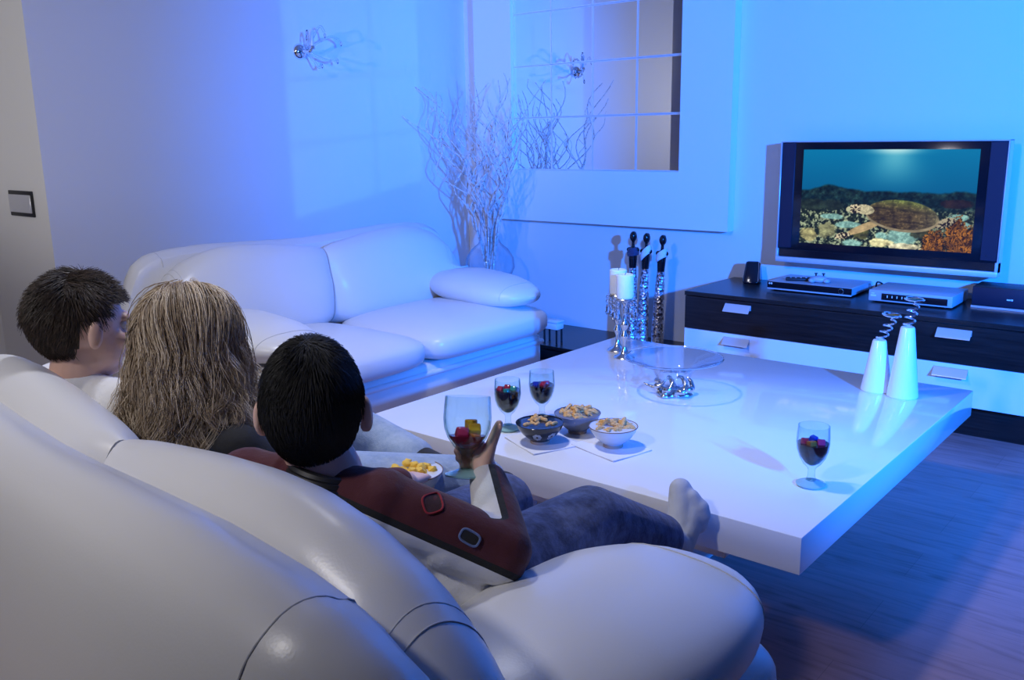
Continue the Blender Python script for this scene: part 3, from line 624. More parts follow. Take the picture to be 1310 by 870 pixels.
# ------------------------------------------------------------------ statues
def statue(x, y, h, label, shawl, lean, band, rz):
    t_ = thing('statuette', label, 'statuette', (x, y, .10), rz, 'slender figures on the low bench')
    k = h/.67; sx = lambda z: lean*(z/h)**1.3
    Z = [0, .02, .15, .30, .42, .455]; Rr = [.036, .036, .034, .029, .024, .022]
    vs_, fs_ = [], []
    mbd = MB().tube([(sx(z*k), 0, z*k) for z in Z], [r_*k for r_ in Rr], 20)
    obj('dress', mbd, m_mosaic, t_)
    bd = MB()
    bd.limb([(sx(.45*k), 0, .45*k), (sx(.51*k), 0, .51*k), (sx(.555*k), 0, .555*k)], [.021*k, .025*k, .026*k])
    bd.cone((sx(.565*k)-.026*k, 0, .56*k), (sx(.565*k)+.026*k, 0, .56*k), .015*k, .015*k)
    bd.limb([(sx(.57*k), 0, .57*k), (sx(.61*k), 0, .61*k)], [.010*k, .009*k])
    bd.ell((sx(.635*k), 0, .638*k), (.021*k, .024*k, .031*k)); bd.ell((sx(.64*k), .012*k, .655*k), (.012*k, .012*k, .012*k))
    remesh('bust', bd, m_ebony, t_, .0035, 4)
    sh_ = MB()
    for q in range(5):
        pts = [(sx(.55*k)+(.033-.003*abs(q-1.5))*k*math.cos(a_), .026*k*math.sin(a_), (.530+.009*q+band*.030*math.cos(a_))*k) for a_ in np.linspace(0, 2*PI, 25)]
        sh_.tube(pts, .0062*k, 8, cap=False)
    obj('shawl', sh_, shawl, t_)
    return t_
statue(-2.815, 4.46, .665, 'leftmost slim ebony figure with a dark shawl, behind the candles', m_shawlb, .005, .15, .1)
statue(-2.765, 4.50, .655, 'middle slim ebony figure with a silver-white sash and mosaic dress', m_shawlw, .022, .9, 0)
statue(-2.640, 4.46, .655, 'rightmost slim ebony figure with a broad white shawl, nearest the sideboard', m_shawlw, .028, .6, 0)
tb = thing('trinket_box', 'small pale box on thin black legs beside the white sofa end', 'box', (-3.20, 4.20, .10))
obj('box_body', MB().rbox(-.055, .055, -.035, .035, .085, .125, .006, 2), m_porc, tb)
obj('box_lid', MB().rbox(-.058, .058, -.038, .038, .125, .137, .004, 2), m_porc, tb)
for k in range(4): obj('leg', MB().tube([((-.045, .045)[k % 2], (-.025, .025)[k//2], 0), ((-.045, .045)[k % 2], (-.025, .025)[k//2], .086)], .006, 8), m_blackmat, tb)

# ------------------------------------------------------------------ things on the coffee table
TZ = .40
def goblet_glass(t_, name='glass'):
    mod = lambda a_, z: 1+(.028*math.cos(6*a_)*math.exp(-((z-.085)/.022)**2))
    out = [(0, 0), (.030, 0), (.0375, .003), (.038, .0065), (.030, .010), (.014, .016), (.0095, .026), (.0090, .044), (.013, .052), (.0235, .062), (.034, .080), (.0405, .100), (.0425, .120), (.0415, .142), (.0400, .165)]
    inn = [(.0382, .1652), (.0395, .142), (.0405, .120), (.0382, .100), (.0315, .081), (.021, .066), (.010, .0575), (0, .056)]
    obj('glass', MB().lathe(out[5:]+inn, 48, mod=mod), m_goblet, t_)
    o_ = obj('base', MB().lathe(out[:6]+[(0, .016)], 48), m_gbase, t_)
def ice(t_, spots):
    for (x, y, z, mi, s_, rz) in spots:
        obj('ice_cube', MB().rbox(-s_, s_, -s_, s_, -s_, s_, s_*.35, 3, 0, Matrix.Translation((x, y, z)) @ Matrix.Rotation(rz, 4, 'Z') @ Matrix.Rotation(.4+rz, 4, 'X')), m_ice[mi], t_)
def goblet(label, loc, level, spots, rz=0.0):
    t_ = thing('goblet', label, 'goblet', loc, rz, 'goblets of dark drink')
    goblet_glass(t_)
    rr = lambda z: interp(z, [.056, .0575, .066, .081, .100, .120, .142], [.0, .0105, .0215, .032, .0387, .0410, .040])-.0009
    zs = [z for z in (.0575, .066, .074, .081, .090, .100, .110, .120, .130) if z < level-.002]+[level]
    obj('drink', MB().lathe([(0, .0568)]+[(rr(z), z) for z in zs]+[(0, level)], 40), m_drink, t_)
    ice(t_, spots); return t_
goblet('goblet of dark drink alone at the right near corner of the table', (-.836, 2.213, TZ), .118, [(-.018, -.012, .118, 0, .010, .3), (.004, -.02, .119, 5, .010, 1.0), (.02, .004, .118, 3, .010, .5), (-.006, .016, .122, 4, .009, 1.4)])
goblet('goblet of dark drink on the table nearest the held glass', (-1.772, 2.088, TZ), .132, [(-.018, -.014, .130, 0, .010, .2), (.010, -.018, .130, 1, .010, .9), (.014, .012, .130, 1, .010, .4), (-.012, .014, .130, 0, .010, .4)])
goblet('goblet of dark drink on the table directly behind the dark bowl', (-1.747, 2.231, TZ), .120, [(-.014, -.014, .119, 4, .010, .6), (.016, -.012, .122, 0, .010, .1), (.004, .018, .119, 3, .010, .9)])

def bowl(label, loc, body, inner, rimm, motif=False):
    t_ = thing('snack_bowl', label, 'bowl', loc, 0, 'snack bowls')
    out = [(.0, .0), (.028, 0), (.029, .010), (.036, .014), (.054, .030), (.067, .048), (.073, .062)]
    inn = [(.0715, .0632), (.0705, .062), (.0645, .048), (.051, .031), (.033, .018), (0, .016)]
    mb = MB(); mb.lathe(out+inn, 48)
    o = obj('body', mb, body, t_)
    obj('inside_glaze', MB().lathe([(.0702, .0615), (.0642, .0482), (.0508, .0314), (.033, .0184), (.0, .0164)], 48), inner, t_)
    obj('rim', MB().ring((0, 0, .0628), .0722, .0013, 48, 6), rimm, t_)
    obj('foot_ring', MB().lathe([(.0262, .0), (.0295, .0), (.0298, .009), (.0262, .009), (.0262, 0)], 40), m_clay, t_)
    if motif:
        for c_ in (-1.05, -.25):
            fl = MB()
            for k in range(7):
                a_ = 2*PI*k/7; uu, vv_ = .0085*math.cos(a_), .0085*math.sin(a_)
                def sp_(u2, v2, c_=c_):
                    z = .032+v2; r_ = interp(z, [.014, .030, .048, .062], [.036, .054, .067, .073])+.0006; an = c_+u2/.055; return Vector((r_*math.cos(an), r_*math.sin(an), z))
                ring_ = [sp_(uu+.0052*math.cos(b), vv_+.0052*math.sin(b)) for b in np.linspace(0, 2*PI, 11)[:-1]]
                fl.add(ring_, [tuple(range(10))])
            obj('flower_motif', fl, m_motif, t_, False)
    return t_
BD, BG, BW = (-1.610, 2.045, TZ+.0035), (-1.582, 2.200, TZ), (-1.415, 2.150, TZ+.0035)
bowl('black bowl with grey flower pattern holding snack sticks, on a napkin', BD, m_drkbowl, m_drkbowl, m_drkbowl, True)
bowl('plain grey bowl heaped with snack sticks, standing behind the two napkins', BG, m_grybowl, m_grybowl, m_grybowl)
bowl('pale glazed bowl of snack sticks with brown rim, on the right napkin', BW, m_whtbowl, m_whtbowl, m_rimbrown)
def sticks(c, n, group, label, heap, r0=.048):
    for i in range(n):
        a_ = rng.uniform(0, 2*PI); rr = r0*math.sqrt(rng.uniform(0, 1))*.72; L = rng.uniform(.013, .019); th = rng.uniform(0, PI)
        lv = i/n; z = c[2]+.040+heap*lv*(1-rr/.085)+.008; tilt = rng.uniform(-.25, .25) if i < n-2 else rng.uniform(.5, 1.0)
        x, y = c[0]+rr*math.cos(a_), c[1]+rr*math.sin(a_); d = Vector((math.cos(th)*math.cos(tilt), math.sin(th)*math.cos(tilt), math.sin(tilt))); p = Vector((x, y, z)); b_ = Vector((0, 0, .003))
        if (p+d*L-Vector(c)).xy.length > .064: d = -d*.5 if (p-d*L-Vector(c)).xy.length > .064 else d
        pts = [p-d*L, p-d*L*.4+b_, p+d*L*.4+b_, p+d*L]
        P_ = catmull(pts, 4); rd = [.0062*min(1, .55+3*min(k, len(P_)-1-k)/len(P_)) for k in range(len(P_))]
        tag(obj('snack_stick', MB().tube(P_, rd, 8), m_snack), label, 'snack', group)
sticks(BD, 24, 'snack sticks in the black bowl', 'puffed snack stick lying in the black patterned bowl', .026, .066)
sticks(BG, 46, 'snack sticks in the grey bowl', 'puffed snack stick heaped in the grey bowl', .040, .072)
sticks(BW, 44, 'snack sticks in the pale bowl', 'puffed snack stick lying in the pale bowl with brown rim', .034, .072)
def napkin(label, c, rz, sx_, sy_):
    t_ = thing('napkin', label, 'napkin', (c[0], c[1], TZ), rz, None)
    nn = 24
    for q in range(2):
        mb = MB(); vs_ = []
        for j in range(nn+1):
            for i in range(nn+1):
                u_, v_ = i/nn-.5, j/nn-.5; ed = max(abs(u_), abs(v_))
                vs_.append((u_*sx_*(1-.012*q), v_*sy_*(1-.012*q), .0008+.0012*q+(.004*max(0, ed-.36)*3)*(.5+.5*math.sin(7*u_+5*v_+q*.6))))
        top = len(vs_); vs_ += [(x, y, z+.0009) for x, y, z in vs_]
        fs_ = []
        for j in range(nn):
            for i in range(nn):
                a_ = j*(nn+1)+i; fs_ += [(a_, a_+nn+1, a_+nn+2, a_+1), (top+a_, top+a_+1, top+a_+nn+2, top+a_+nn+1)]
        for i in range(nn):
            e0 = [(i, i+1), ((nn)*(nn+1)+i+1, nn*(nn+1)+i), ((i+1)*(nn+1), i*(nn+1)), (i*(nn+1)+nn, (i+1)*(nn+1)+nn)]
            fs_ += [(a_, b_, top+b_, top+a_) for a_, b_ in e0]
        obj('paper_layer', mb.add(vs_, fs_), m_napkin, t_)
napkin('white paper napkin under the black patterned bowl', (-1.612, 2.058), math.radians(-22), .185, .165)
napkin('white paper napkin under the pale bowl with brown rim', (-1.415, 2.138), math.radians(-14), .19, .155)

# candlesticks
def candlestick(label, x, y, h, group='silver candlesticks'):
    t_ = thing('candlestick', label, 'candlestick', (x, y, TZ), .4, group)
    k = h/.25
    obj('base', MB().lathe([(0, 0), (.042, 0), (.044, .006), (.040, .012), (.022, .020), (.013, .032), (.009, .05)], 36), m_silver, t_)
    obj('stem', MB().lathe([(.009, .05), (.008, .07*k), (.014, .085*k), (.018, .095*k), (.013, .106*k), (.008, .118*k), (.015, .130*k), (.019, .142*k), (.011, .156*k), (.008, .18*k), (.012, .20*k), (.009, .22*k), (.016, .236*k)], 24), m_silver, t_)
    obj('drip_pan', MB().lathe([(.014, .234*k), (.036, .240*k), (.046, h-.002), (.044, h+.001), (.0, h)], 32), m_silver, t_)
    for q in range(8):
        a_ = 2*PI*q/8+.2; cx, cy = .046*math.cos(a_), .046*math.sin(a_); pd = MB()
        pd.lathe([(0, h-.020), (.0045, h-.015), (.0045, h-.009), (0, h-.004)], 6, (cx, cy, 0)); pd.lathe([(0, h-.040), (.005, h-.034), (.005, h-.027), (0, h-.021)], 6, (cx, cy, 0)); pd.lathe([(0, h-.092), (.0085, h-.078), (.006, h-.060), (.002, h-.046), (0, h-.041)], 6, (cx, cy, 0))
        obj('crystal_pendant', pd, m_crystal, t_, False)
    return t_
def candle(label, x, y, z, r_=.036, h=.098):
    t_ = thing('candle', label, 'candle', (x, y, z), 0, 'white pillar candles')
    obj('wax', MB().lathe([(0, 0), (r_-.002, 0), (r_, .003), (r_, h-.004), (r_-.004, h), (r_-.010, h-.003), (.0, h-.008)], 40), m_wax, t_)
    obj('wick', MB().tube([(0, 0, h-.009), (.001, 0, h+.001), (.004, 0, h+.006)], .0013, 6), m_blackmat, t_)
candlestick('nearer silver candlestick with hanging crystals at the far table corner', -1.985, 3.092, .255); candle('white pillar candle on the nearer candlestick, right one', -1.985, 3.092, TZ+.2565)
candlestick('farther silver candlestick with hanging crystals, left of the other', -2.079, 3.185, .250); candle('white pillar candle on the farther candlestick, left one', -2.079, 3.185, TZ+.2515, .036, .104)

# flared glass dish on a twisted silver foot
gd = thing('glass_dish', 'wide flared clear glass dish on a silver sculpted foot', 'dish', (-1.555, 2.745, TZ))
out = [(.0, .030), (.03, .030), (.05, .04), (.062, .07), (.075, .095), (.115, .115), (.160, .128), (.172, .136)]
inn = [(.172, .139), (.160, .132), (.114, .119), (.072, .099), (.058, .07), (.046, .044), (.028, .034), (0, .034)]
obj('bowl', MB().lathe(out+inn, 64), m_thin, gd)
obj('rim', MB().ring((0, 0, .1375), .1715, .0034, 64, 8), m_glass, gd)
ft = MB()
for k in range(7):
    a0 = 2*PI*k/7; pts = []
    for q in range(9):
        u_ = q/8; a_ = a0+.8*u_; r_ = .034+.028*math.sin(PI*u_)+(.012 if k % 3 == 0 else 0)*u_; pts.append((r_*math.cos(a_), r_*math.sin(a_), .006+.052*u_+.008*math.sin(9*u_+k)))
    ft.tube(pts, [.0075, .010, .011, .011, .010, .009, .008, .006, .004], 8)
ft.lathe([(0, 0), (.055, 0), (.06, .006), (.052, .014), (.03, .024), (0, .028)], 32, mod=lambda a_, z: 1+.16*math.sin(3*a_+.7)+.08*math.sin(7*a_))
ft.tube(catmull([(-.05, -.03, .02), (-.075, -.04, .03), (-.095, -.045, .038)], 5), [.008]*4+[.006]*4+[.004]*3, 8)
remesh('foot', ft, m_silver, gd, .003, 2)

# white cones with springs
def cone_lamp(label, x, y, h, spring, tilt):
    t_ = thing('cone_holder', label, 'ornament', (x, y, TZ), 0, 'white cone ornaments')
    obj('cone', MB().lathe([(0, 0), (.050, 0), (.0525, .003), (.052, .008), (.0235, h-.004), (.021, h), (0, h)], 40), m_porc, t_)
    pts = []; N = 72; turns = 3.3
    for k in range(N+1):
        u_ = k/N; a_ = 2*PI*turns*u_; pts.append((tilt*u_*.035+.017*math.cos(a_), .017*math.sin(a_), h-.004+spring*u_))
    obj('spring', MB().tube(pts, .0032, 8), m_chrome, t_)
    top = h-.004+spring; cxr = tilt*.035
    rg = MB().tube([pts[-1], (cxr+.004, 0, top+.010), (cxr, 0, top+.018)], .004, 8)
    rg.ring((cxr, 0, top+.020), .030, .0035, 40, 8, Matrix.Rotation(.12*tilt, 4, 'Y')); rg.lathe([(0, 0), (.028, .0005), (.028, .003), (0, .0035)], 32, (cxr, 0, top+.0185))
    obj('ring', rg, m_chrome, t_)
cone_lamp('shorter white cone with spiral chrome spring, left of the two', -1.003, 3.226, .185, .078, 1)
cone_lamp('taller white cone with spiral chrome spring, right one by the table edge', -.905, 3.203, .248, .082, .4)
#PEOPLE
# ------------------------------------------------------------------ people
from mathutils.bvhtree import BVHTree
V = Vector
def basis(fwd, up=(0, 0, 1)):
    f = V(fwd).normalized(); r_ = f.cross(V(up)).normalized(); u = r_.cross(f).normalized(); return r_, f, u
def head(mb, c, B, s=1.0):
    R_, F_, U_ = B; rot = Matrix((R_, F_, U_)).transposed(); c = V(c)
    P = lambda r_, f_, u_: c + (R_*r_ + F_*f_ + U_*u_)*s
    E = lambda r_, f_, u_, q: mb.ell(P(r_, f_, u_), [k*s for k in q], rot)
    E(0, -.012, .022, (.073, .092, .086)); E(0, .028, -.032, (.057, .066, .080)); E(0, .052, -.088, (.030, .032, .026))
    E(0, .012, -.070, (.050, .055, .040)); E(0, .078, .022, (.047, .018, .014))
    for q in (-1, 1):
        E(q*.036, .064, -.026, (.020, .024, .022))
        ax, ay = P(q*.073, -.004, .012), P(q*.072, -.006, -.028)
        mb.ell((ax+ay)/2+R_*q*s*.011, (.010*s, .019*s, .032*s), rot @ Matrix.Rotation(q*.35, 3, 'Z'))
        mb.ell(ay+R_*q*s*.008, (.008*s, .010*s, .012*s), rot)
    mb.cone(P(0, .091, .004), P(0, .110, -.030), .008*s, .013*s); E(-.011, .100, -.034, (.008, .009, .007)); E(.011, .100, -.034, (.008, .009, .007))
    E(0, .088, -.056, (.022, .010, .006)); E(0, .086, -.066, (.019, .010, .007))
    return P
def eyes(parent, P, s):
    for q in (-1, 1): obj('eye', MB().ell(P(q*.031, .0745, .003), (.0105*s,)*3), m_eye, parent)
def sphere_dirs(n):
    i = np.arange(n)+.5; ph = np.arccos(1-2*i/n); th = PI*(1+5**.5)*i
    return np.stack([np.cos(th)*np.sin(ph), np.sin(th)*np.sin(ph), np.cos(ph)], 1)
def strands(curves, rad, tint):
    """curves [N,M,3] grown as thin three-sided tapered tubes"""
    N, Mm, _ = curves.shape
    d = np.gradient(curves, axis=1); d /= np.linalg.norm(d, axis=2, keepdims=True)+1e-9
    ref = np.where(np.abs(d[..., 2:3]) > .9, np.array([1., 0, 0]), np.array([0, 0, 1.]))
    a_ = np.cross(d, ref); a_ /= np.linalg.norm(a_, axis=2, keepdims=True)+1e-9; b_ = np.cross(d, a_)
    prof = rad[:, None]*np.linspace(1, .25, Mm)[None]
    ring_ = [curves+(a_*math.cos(t_)+b_*math.sin(t_))*prof[..., None] for t_ in (0, 2.094, 4.189)]
    vs_ = np.stack(ring_, 2).reshape(-1, 3)
    base = (np.arange(N)[:, None, None]*Mm+np.arange(Mm-1)[None, :, None])*3; k = np.arange(3)[None, None]; k2 = (k+1) % 3
    fs_ = np.stack([base+k, base+k2, base+3+k2, base+3+k], -1).reshape(-1, 4)
    return vs_, fs_, np.repeat(tint, Mm*3)
def hair_object(parent, cap, curves, rad, tint, m):
    vs_, fs_, tt = strands(curves, rad, tint); n0 = len(cap.v)
    me = bpy.data.meshes.new('hair')
    me.from_pydata(list(cap.v)+vs_.tolist(), [], [tuple(f) for f in cap.f]+(fs_+n0).tolist()); me.update()
    at_ = me.attributes.new('tint', 'FLOAT', 'POINT'); at_.data.foreach_set('value', np.concatenate([np.full(n0, .1), tt]).astype(np.float32))
    me.materials.append(m); me.polygons.foreach_set('use_smooth', [True]*len(me.polygons))
    o = bpy.data.objects.new('hair', me); C.objects.link(o); o.parent = parent; return o
def hair_cap(P, rad, keep):
    mb = MB(); nu, nv = 56, 34; idx = {}; vs_ = []; fs_ = []
    def vid(i, j):
        i %= nu
        if (i, j) not in idx:
            ph, th = PI*j/nv, 2*PI*i/nu; d = (math.sin(ph)*math.cos(th), math.sin(ph)*math.sin(th), math.cos(ph))
            idx[(i, j)] = len(vs_); vs_.append(P(d[0]*rad[0], d[1]*rad[1]-.012, d[2]*rad[2]+.020))
        return idx[(i, j)]
    for j in range(nv):
        for i in range(nu):
            ph, th = PI*(j+.5)/nv, 2*PI*(i+.5)/nu
            if keep(math.sin(ph)*math.cos(th), math.sin(ph)*math.sin(th), math.cos(ph)): fs_.append((vid(i, j), vid(i, j+1), vid(i+1, j+1), vid(i+1, j)))
    return mb.add(vs_, fs_)
def short_hair(parent, P, s, m, n, length, lift, mess, keep, rad=(.078, .098, .092), seed=1, r0=.0011):
    r_ = np.random.default_rng(seed); d = sphere_dirs(n); d = d+r_.normal(0, .03, d.shape); d /= np.linalg.norm(d, axis=1, keepdims=True)
    d = np.array([q for q in d if keep(*q)]); N = len(d); Mm = 7
    crown = np.array([.12, -.10, .98]); fl = d-crown; fl[:, 2] -= .55
    # a few swirling clumps give the tousled direction
    cl = r_.normal(0, 1, (60, 3)); cl /= np.linalg.norm(cl, axis=1, keepdims=True); cv = r_.normal(0, mess, (60, 3)); ci = np.argmax(d@cl.T, 1)
    fl = fl+cv[ci]+r_.normal(0, mess*.35, d.shape)
    out = np.zeros((N, Mm, 3)); cur = d.copy(); L = length*r_.uniform(.7, 1.25, N)*np.where(d[:, 2] < -.15, .55, 1.0)*np.where(d[:, 1] > .25, .45, 1.0); lf = lift*r_.uniform(.5, 1.4, N)
    lf = lf*np.where(d[:, 2] < 0, .45, 1)
    for k in range(Mm):
        u_ = k/(Mm-1); h_ = 1.0+lf*u_
        out[:, k] = cur*h_[:, None]
        t_ = fl-cur*np.sum(fl*cur, 1, keepdims=True); t_ /= np.linalg.norm(t_, axis=1, keepdims=True)+1e-9
        cur = cur+t_*(L/(Mm-1))[:, None]; cur /= np.linalg.norm(cur, axis=1, keepdims=True)
    o_ = V(P(0, -.012, .020)); ax = [(V(P(*[1 if q == k else 0 for q in range(3)]))-V(P(0, 0, 0))) for k in range(3)]
    A = np.array([list(a_*rad[k]) for k, a_ in enumerate(ax)])
    curves = out@A+np.array(o_)
    return hair_object(parent, hair_cap(P, [q*.985 for q in rad], keep), curves, np.full(N, r0)*r_.uniform(.7, 1.3, N), np.clip(r_.beta(1.6, 2.2, N), 0, 1), m)
def keep_short(r_, f_, u_):
    if f_ > .45: return u_ > .40
    if f_ > -.22: return u_ > .02+.25*max(0, f_)
    return u_ > -.90+.55*max(0, abs(r_)-.35)
def hand(mb, wrist, knuck, palm_n, thumb_side, s=1.0, curl=.5):
    """palm plus four unequal bent fingers and a thumb leaving the side of the palm"""
    W_, K_ = V(wrist), V(knuck); d = (K_-W_).normalized(); t_ = V(thumb_side); t_ = (t_-d*t_.dot(d)).normalized(); n_ = V(palm_n); n_ = (n_-d*n_.dot(d)-t_*n_.dot(t_)).normalized()
    for q in (-1.2, -.4, .4, 1.2): mb.cone(W_+t_*q*.011*s, K_+t_*q*.016*s, .013*s, .0105*s)
    for q, L in ((1.25, .070), (.42, .078), (-.42, .072), (-1.25, .056)):
        p = K_+t_*q*.017*s; a_ = 0; rr = .0092*s
        for k, fr_ in enumerate((.45, .30, .25)):
            a_ += curl*(.8 if k == 0 else 1.0); dd = d*math.cos(a_)+n_*math.sin(a_); p2 = p+dd*L*fr_*s; mb.cone(p, p2, rr, rr*.9); p = p2; rr *= .9
    p = W_+t_*.020*s+d*.022*s; p2 = p+(t_*.75+d*.6+n_*.2).normalized()*.034*s; p3 = p2+(d*.9+t_*.2+n_*.35).normalized()*.028*s; mb.cone(p, p2, .0125*s, .0105*s); mb.cone(p2, p3, .0105*s, .008*s)

# ---- boy in the maroon and white jersey (front right), seen from behind
boy = thing('person', 'person in maroon and white jersey holding up a goblet, one grey-socked foot against the table', 'person', (-1.05, 1.0, .45))
O = V((-1.05, 1.0, .45)); L_ = lambda *p: V(p)-O
Bh = basis((-.70, .71, .16)); hc = L_(-1.165, .880, .876)
nk, shR, shL, el, wr = L_(-1.135, .870, .792), L_(-1.035, .900, .735), L_(-1.265, .812, .745), L_(-.875, 1.02, .660), L_(-.991, 1.110, .724)
hipR, hipL, pel = L_(-.955, 1.045, .555), L_(-1.13, 1.02, .555), L_(-1.04, 1.03, .56)
kneeR, ank, heel, ball, toe = L_(-.966, 1.385, .560), L_(-.97, 1.70, .398), L_(-.985, 1.785, .345), L_(-.990, 1.852, .413), L_(-1.018, 1.846, .462)
kneeL, ankL, toeL = L_(-1.20, 1.39, .53), L_(-1.22, 1.46, .10), L_(-1.22, 1.64, .045)
shl2, el2, wr2 = shL, L_(-1.36, 1.02, .62), L_(-1.30, 1.20, .615)
b = MB(); Pb = head(b, hc, Bh, 1.02)
b.cone(hc+V((.01, -.02, -.04)), nk+V((0, .01, -.02)), .052, .056); b.cone(nk+V((0, 0, -.03)), (shR+shL)/2, .06, .06)
b.cone(shL, shR, .048, .048); b.cone((shR+shL)/2+V((.02, .03, -.08)), pel, .105, .105); b.cone(shR, shR*.6+pel*.4, .05, .08); b.cone(shL, shL*.6+pel*.4, .05, .08)
b.limb([shR, el, wr], [.045, .037, .025]); b.limb([shl2, el2, wr2], [.045, .037, .025])
b.limb([hipR, kneeR, ank, heel], [.078, .052, .034, .028]); b.limb([heel, ball, toe], [.030, .033, .020]); b.cone(ball+V((.022, 0, -.004)), toe+V((.03, 0, -.012)), .022, .015); b.cone(heel, toe, .028, .024)
b.limb([hipL, kneeL, ankL, toeL], [.078, .052, .034, .026])
hand(b, wr2, L_(-1.33, 1.27, .60), (0, 0, -1), (-1, 0, 0), .85, .4)
# right hand closed round the goblet's stem
H = lambda *p: V(p)-O
b.cone(wr, H(-1.008, 1.118, .748), .022, .021); b.cone(H(-1.000, 1.114, .735), H(-1.016, 1.124, .768), .019, .016); b.cone(H(-1.006, 1.118, .735), H(-1.020, 1.121, .742), .018, .015)
for ch, r0 in ((((-1.016, 1.124, .776), (-1.040, 1.138, .778), (-1.056, 1.122, .779), (-1.050, 1.100, .781)), .0082),
               (((-1.021, 1.124, .763), (-1.046, 1.138, .761), (-1.060, 1.119, .763), (-1.051, 1.097, .767)), .0085),
               (((-1.022, 1.122, .750), (-1.046, 1.134, .746), (-1.058, 1.116, .749), (-1.048, 1.097, .754)), .0081),
               (((-1.018, 1.120, .738), (-1.040, 1.128, .733), (-1.049, 1.114, .735), (-1.042, 1.100, .740)), .0072)):
    b.limb([H(*p) for p in ch], [r0*1.08, r0, r0*.93, r0*.82])
b.limb([H(-.998, 1.112, .750), H(-.994, 1.124, .784), H(-.993, 1.136, .803), H(-.990, 1.142, .818)], [.013, .0105, .0095, .0078])
remesh('body', b, m_skin, boy, .0034, 5, .45)
obj('thumb_nail', MB().ell(H(-.985, 1.138, .815), (.0045, .003, .006)), m_nail, boy)
eyes(boy, Pb, .96)
short_hair(boy, Pb, 1.0, m_hairblack, 11000, .26, .05, .22, keep_short, seed=3, rad=(.079, .102, .105), r0=.0009)
j = MB(); j.cone(nk+V((0, .005, -.05)), (shR+shL)/2, .066, .072); j.cone(shL, shR, .058, .058); j.cone((shR+shL)/2+V((.02, .03, -.08)), pel+V((.01, 0, -.02)), .118, .124)
j.cone(shR, shR*.5+pel*.5, .062, .095); j.cone(shL, shL*.6+pel*.4, .062, .09); j.cone(pel+V((.05, -.01, .03)), pel+V((.075, .0, -.045)), .10, .10)
j.limb([shR, shR*.4+el*.6, el], [.058, .051, .043]); j.limb([el, el*.45+wr*.55, wr*.96+el*.04], [.043, .041, .034]); j.cone(shR*.45+el*.55+V((0, 0, -.02)), el+V((-.005, -.006, -.018)), .05, .042)
j.cone(shR*.7+pel*.3, el*.75+shR*.25+V((-.02, .0, -.03)), .06, .042)
j.limb([shl2, el2, wr2*.9+el2*.1], [.058, .049, .036])
jo = remesh('jersey', j, m_jersey, boy, .004, 9, .5)
me = jo.data; co = np.zeros(len(me.vertices)*3); me.vertices.foreach_get('co', co); co = co.reshape(-1, 3)+np.array(O)
cam0 = np.array([0, 0, CAMH]); sd = (co-cam0)@np.array([.0465, .5861, .8089])
e_, w_ = np.array(el+O), np.array(wr+O); ax = (w_-e_); tt = (co-e_)@ax/(ax@ax); dist = np.linalg.norm(co-(e_+np.clip(tt, 0, 1)[:, None]*ax), axis=1)
sdf = (co-cam0)@np.array([.6723, .7053, .2249]); isf = (tt > .12) & (dist < .062)
sd = np.where(isf, sdf, sd)
sl_ = np.array(shL-nk); sl_ /= np.linalg.norm(sl_); sd = np.where((co-np.array(nk+O))@sl_ > .045, np.maximum(sd, .02), sd)
ed = np.zeros(len(me.edges)*2, dtype=np.int64); me.edges.foreach_get('vertices', ed); ed = ed.reshape(-1, 2); deg = np.bincount(ed.ravel(), minlength=len(sd))
for _ in range(7):
    acc = np.bincount(ed[:, 0], sd[ed[:, 1]], len(sd))+np.bincount(ed[:, 1], sd[ed[:, 0]], len(sd)); sd = .5*sd+.5*acc/np.maximum(deg, 1)
at_ = me.attributes.new('seam', 'FLOAT', 'POINT'); at_.data.foreach_set('value', sd.astype(np.float32))
cr = MB()
for q in range(3):
    cr.ring(nk+V((.004, .006, -.012-.009*q)), .060+.006*q, .0085, 36, 8, Matrix.Rotation(-.25, 4, 'X') @ Matrix.Rotation(.12, 4, 'Y'))
col_ = obj('collar', cr, m_blackmat, jo); col_['label'] = 'black collar band'
bvh = BVHTree.FromPolygons([v_.co[:] for v_ in me.vertices], [p.vertices[:] for p in me.polygons])
def badge(center, pts, pipe, fill, nm):
    c = V(center)-O; vd = (V(center)-V((0, 0, CAMH))).normalized(); rr = vd.cross(V((0, 0, 1))).normalized(); uu = rr.cross(vd); loop = []
    for (x, y) in pts:
        p = c+rr*x+uu*y-vd*.25; hit = bvh.ray_cast(p, vd)
        loop.append((hit[0]-vd*.0025) if hit[0] is not None and hit[3] < .45 else c+rr*x+uu*y)
    cen = sum(loop, V())/len(loop); f_ = MB(); n = len(loop)
    f_.add([q for q in loop]+[cen-vd*.002]+[q+vd*.004 for q in loop], [(i, (i+1) % n, n) for i in range(n)]+[(i, n+1+i, n+1+(i+1) % n, (i+1) % n) for i in range(n)])
    o = obj(nm, f_, fill, jo); obj('piping', MB().tube(loop+[loop[0]], .0019, 6), pipe, o)
sq = lambda a_, w_, h_: [(w_*math.copysign(abs(math.cos(t_))**.6, math.cos(t_))*math.cos(a_)-h_*math.copysign(abs(math.sin(t_))**.6, math.sin(t_))*math.sin(a_), w_*math.copysign(abs(math.cos(t_))**.6, math.cos(t_))*math.sin(a_)+h_*math.copysign(abs(math.sin(t_))**.6, math.sin(t_))*math.cos(a_)) for t_ in np.linspace(0, 2*PI, 25)[:-1]]
badge((-.947, .930, .752), sq(.25, .015, .015), m_red, m_maroonp, 'sleeve_badge')
badge((-.893, .955, .700), sq(-.55, .016, .010), m_bluepipe, m_blackpatch, 'sleeve_badge')
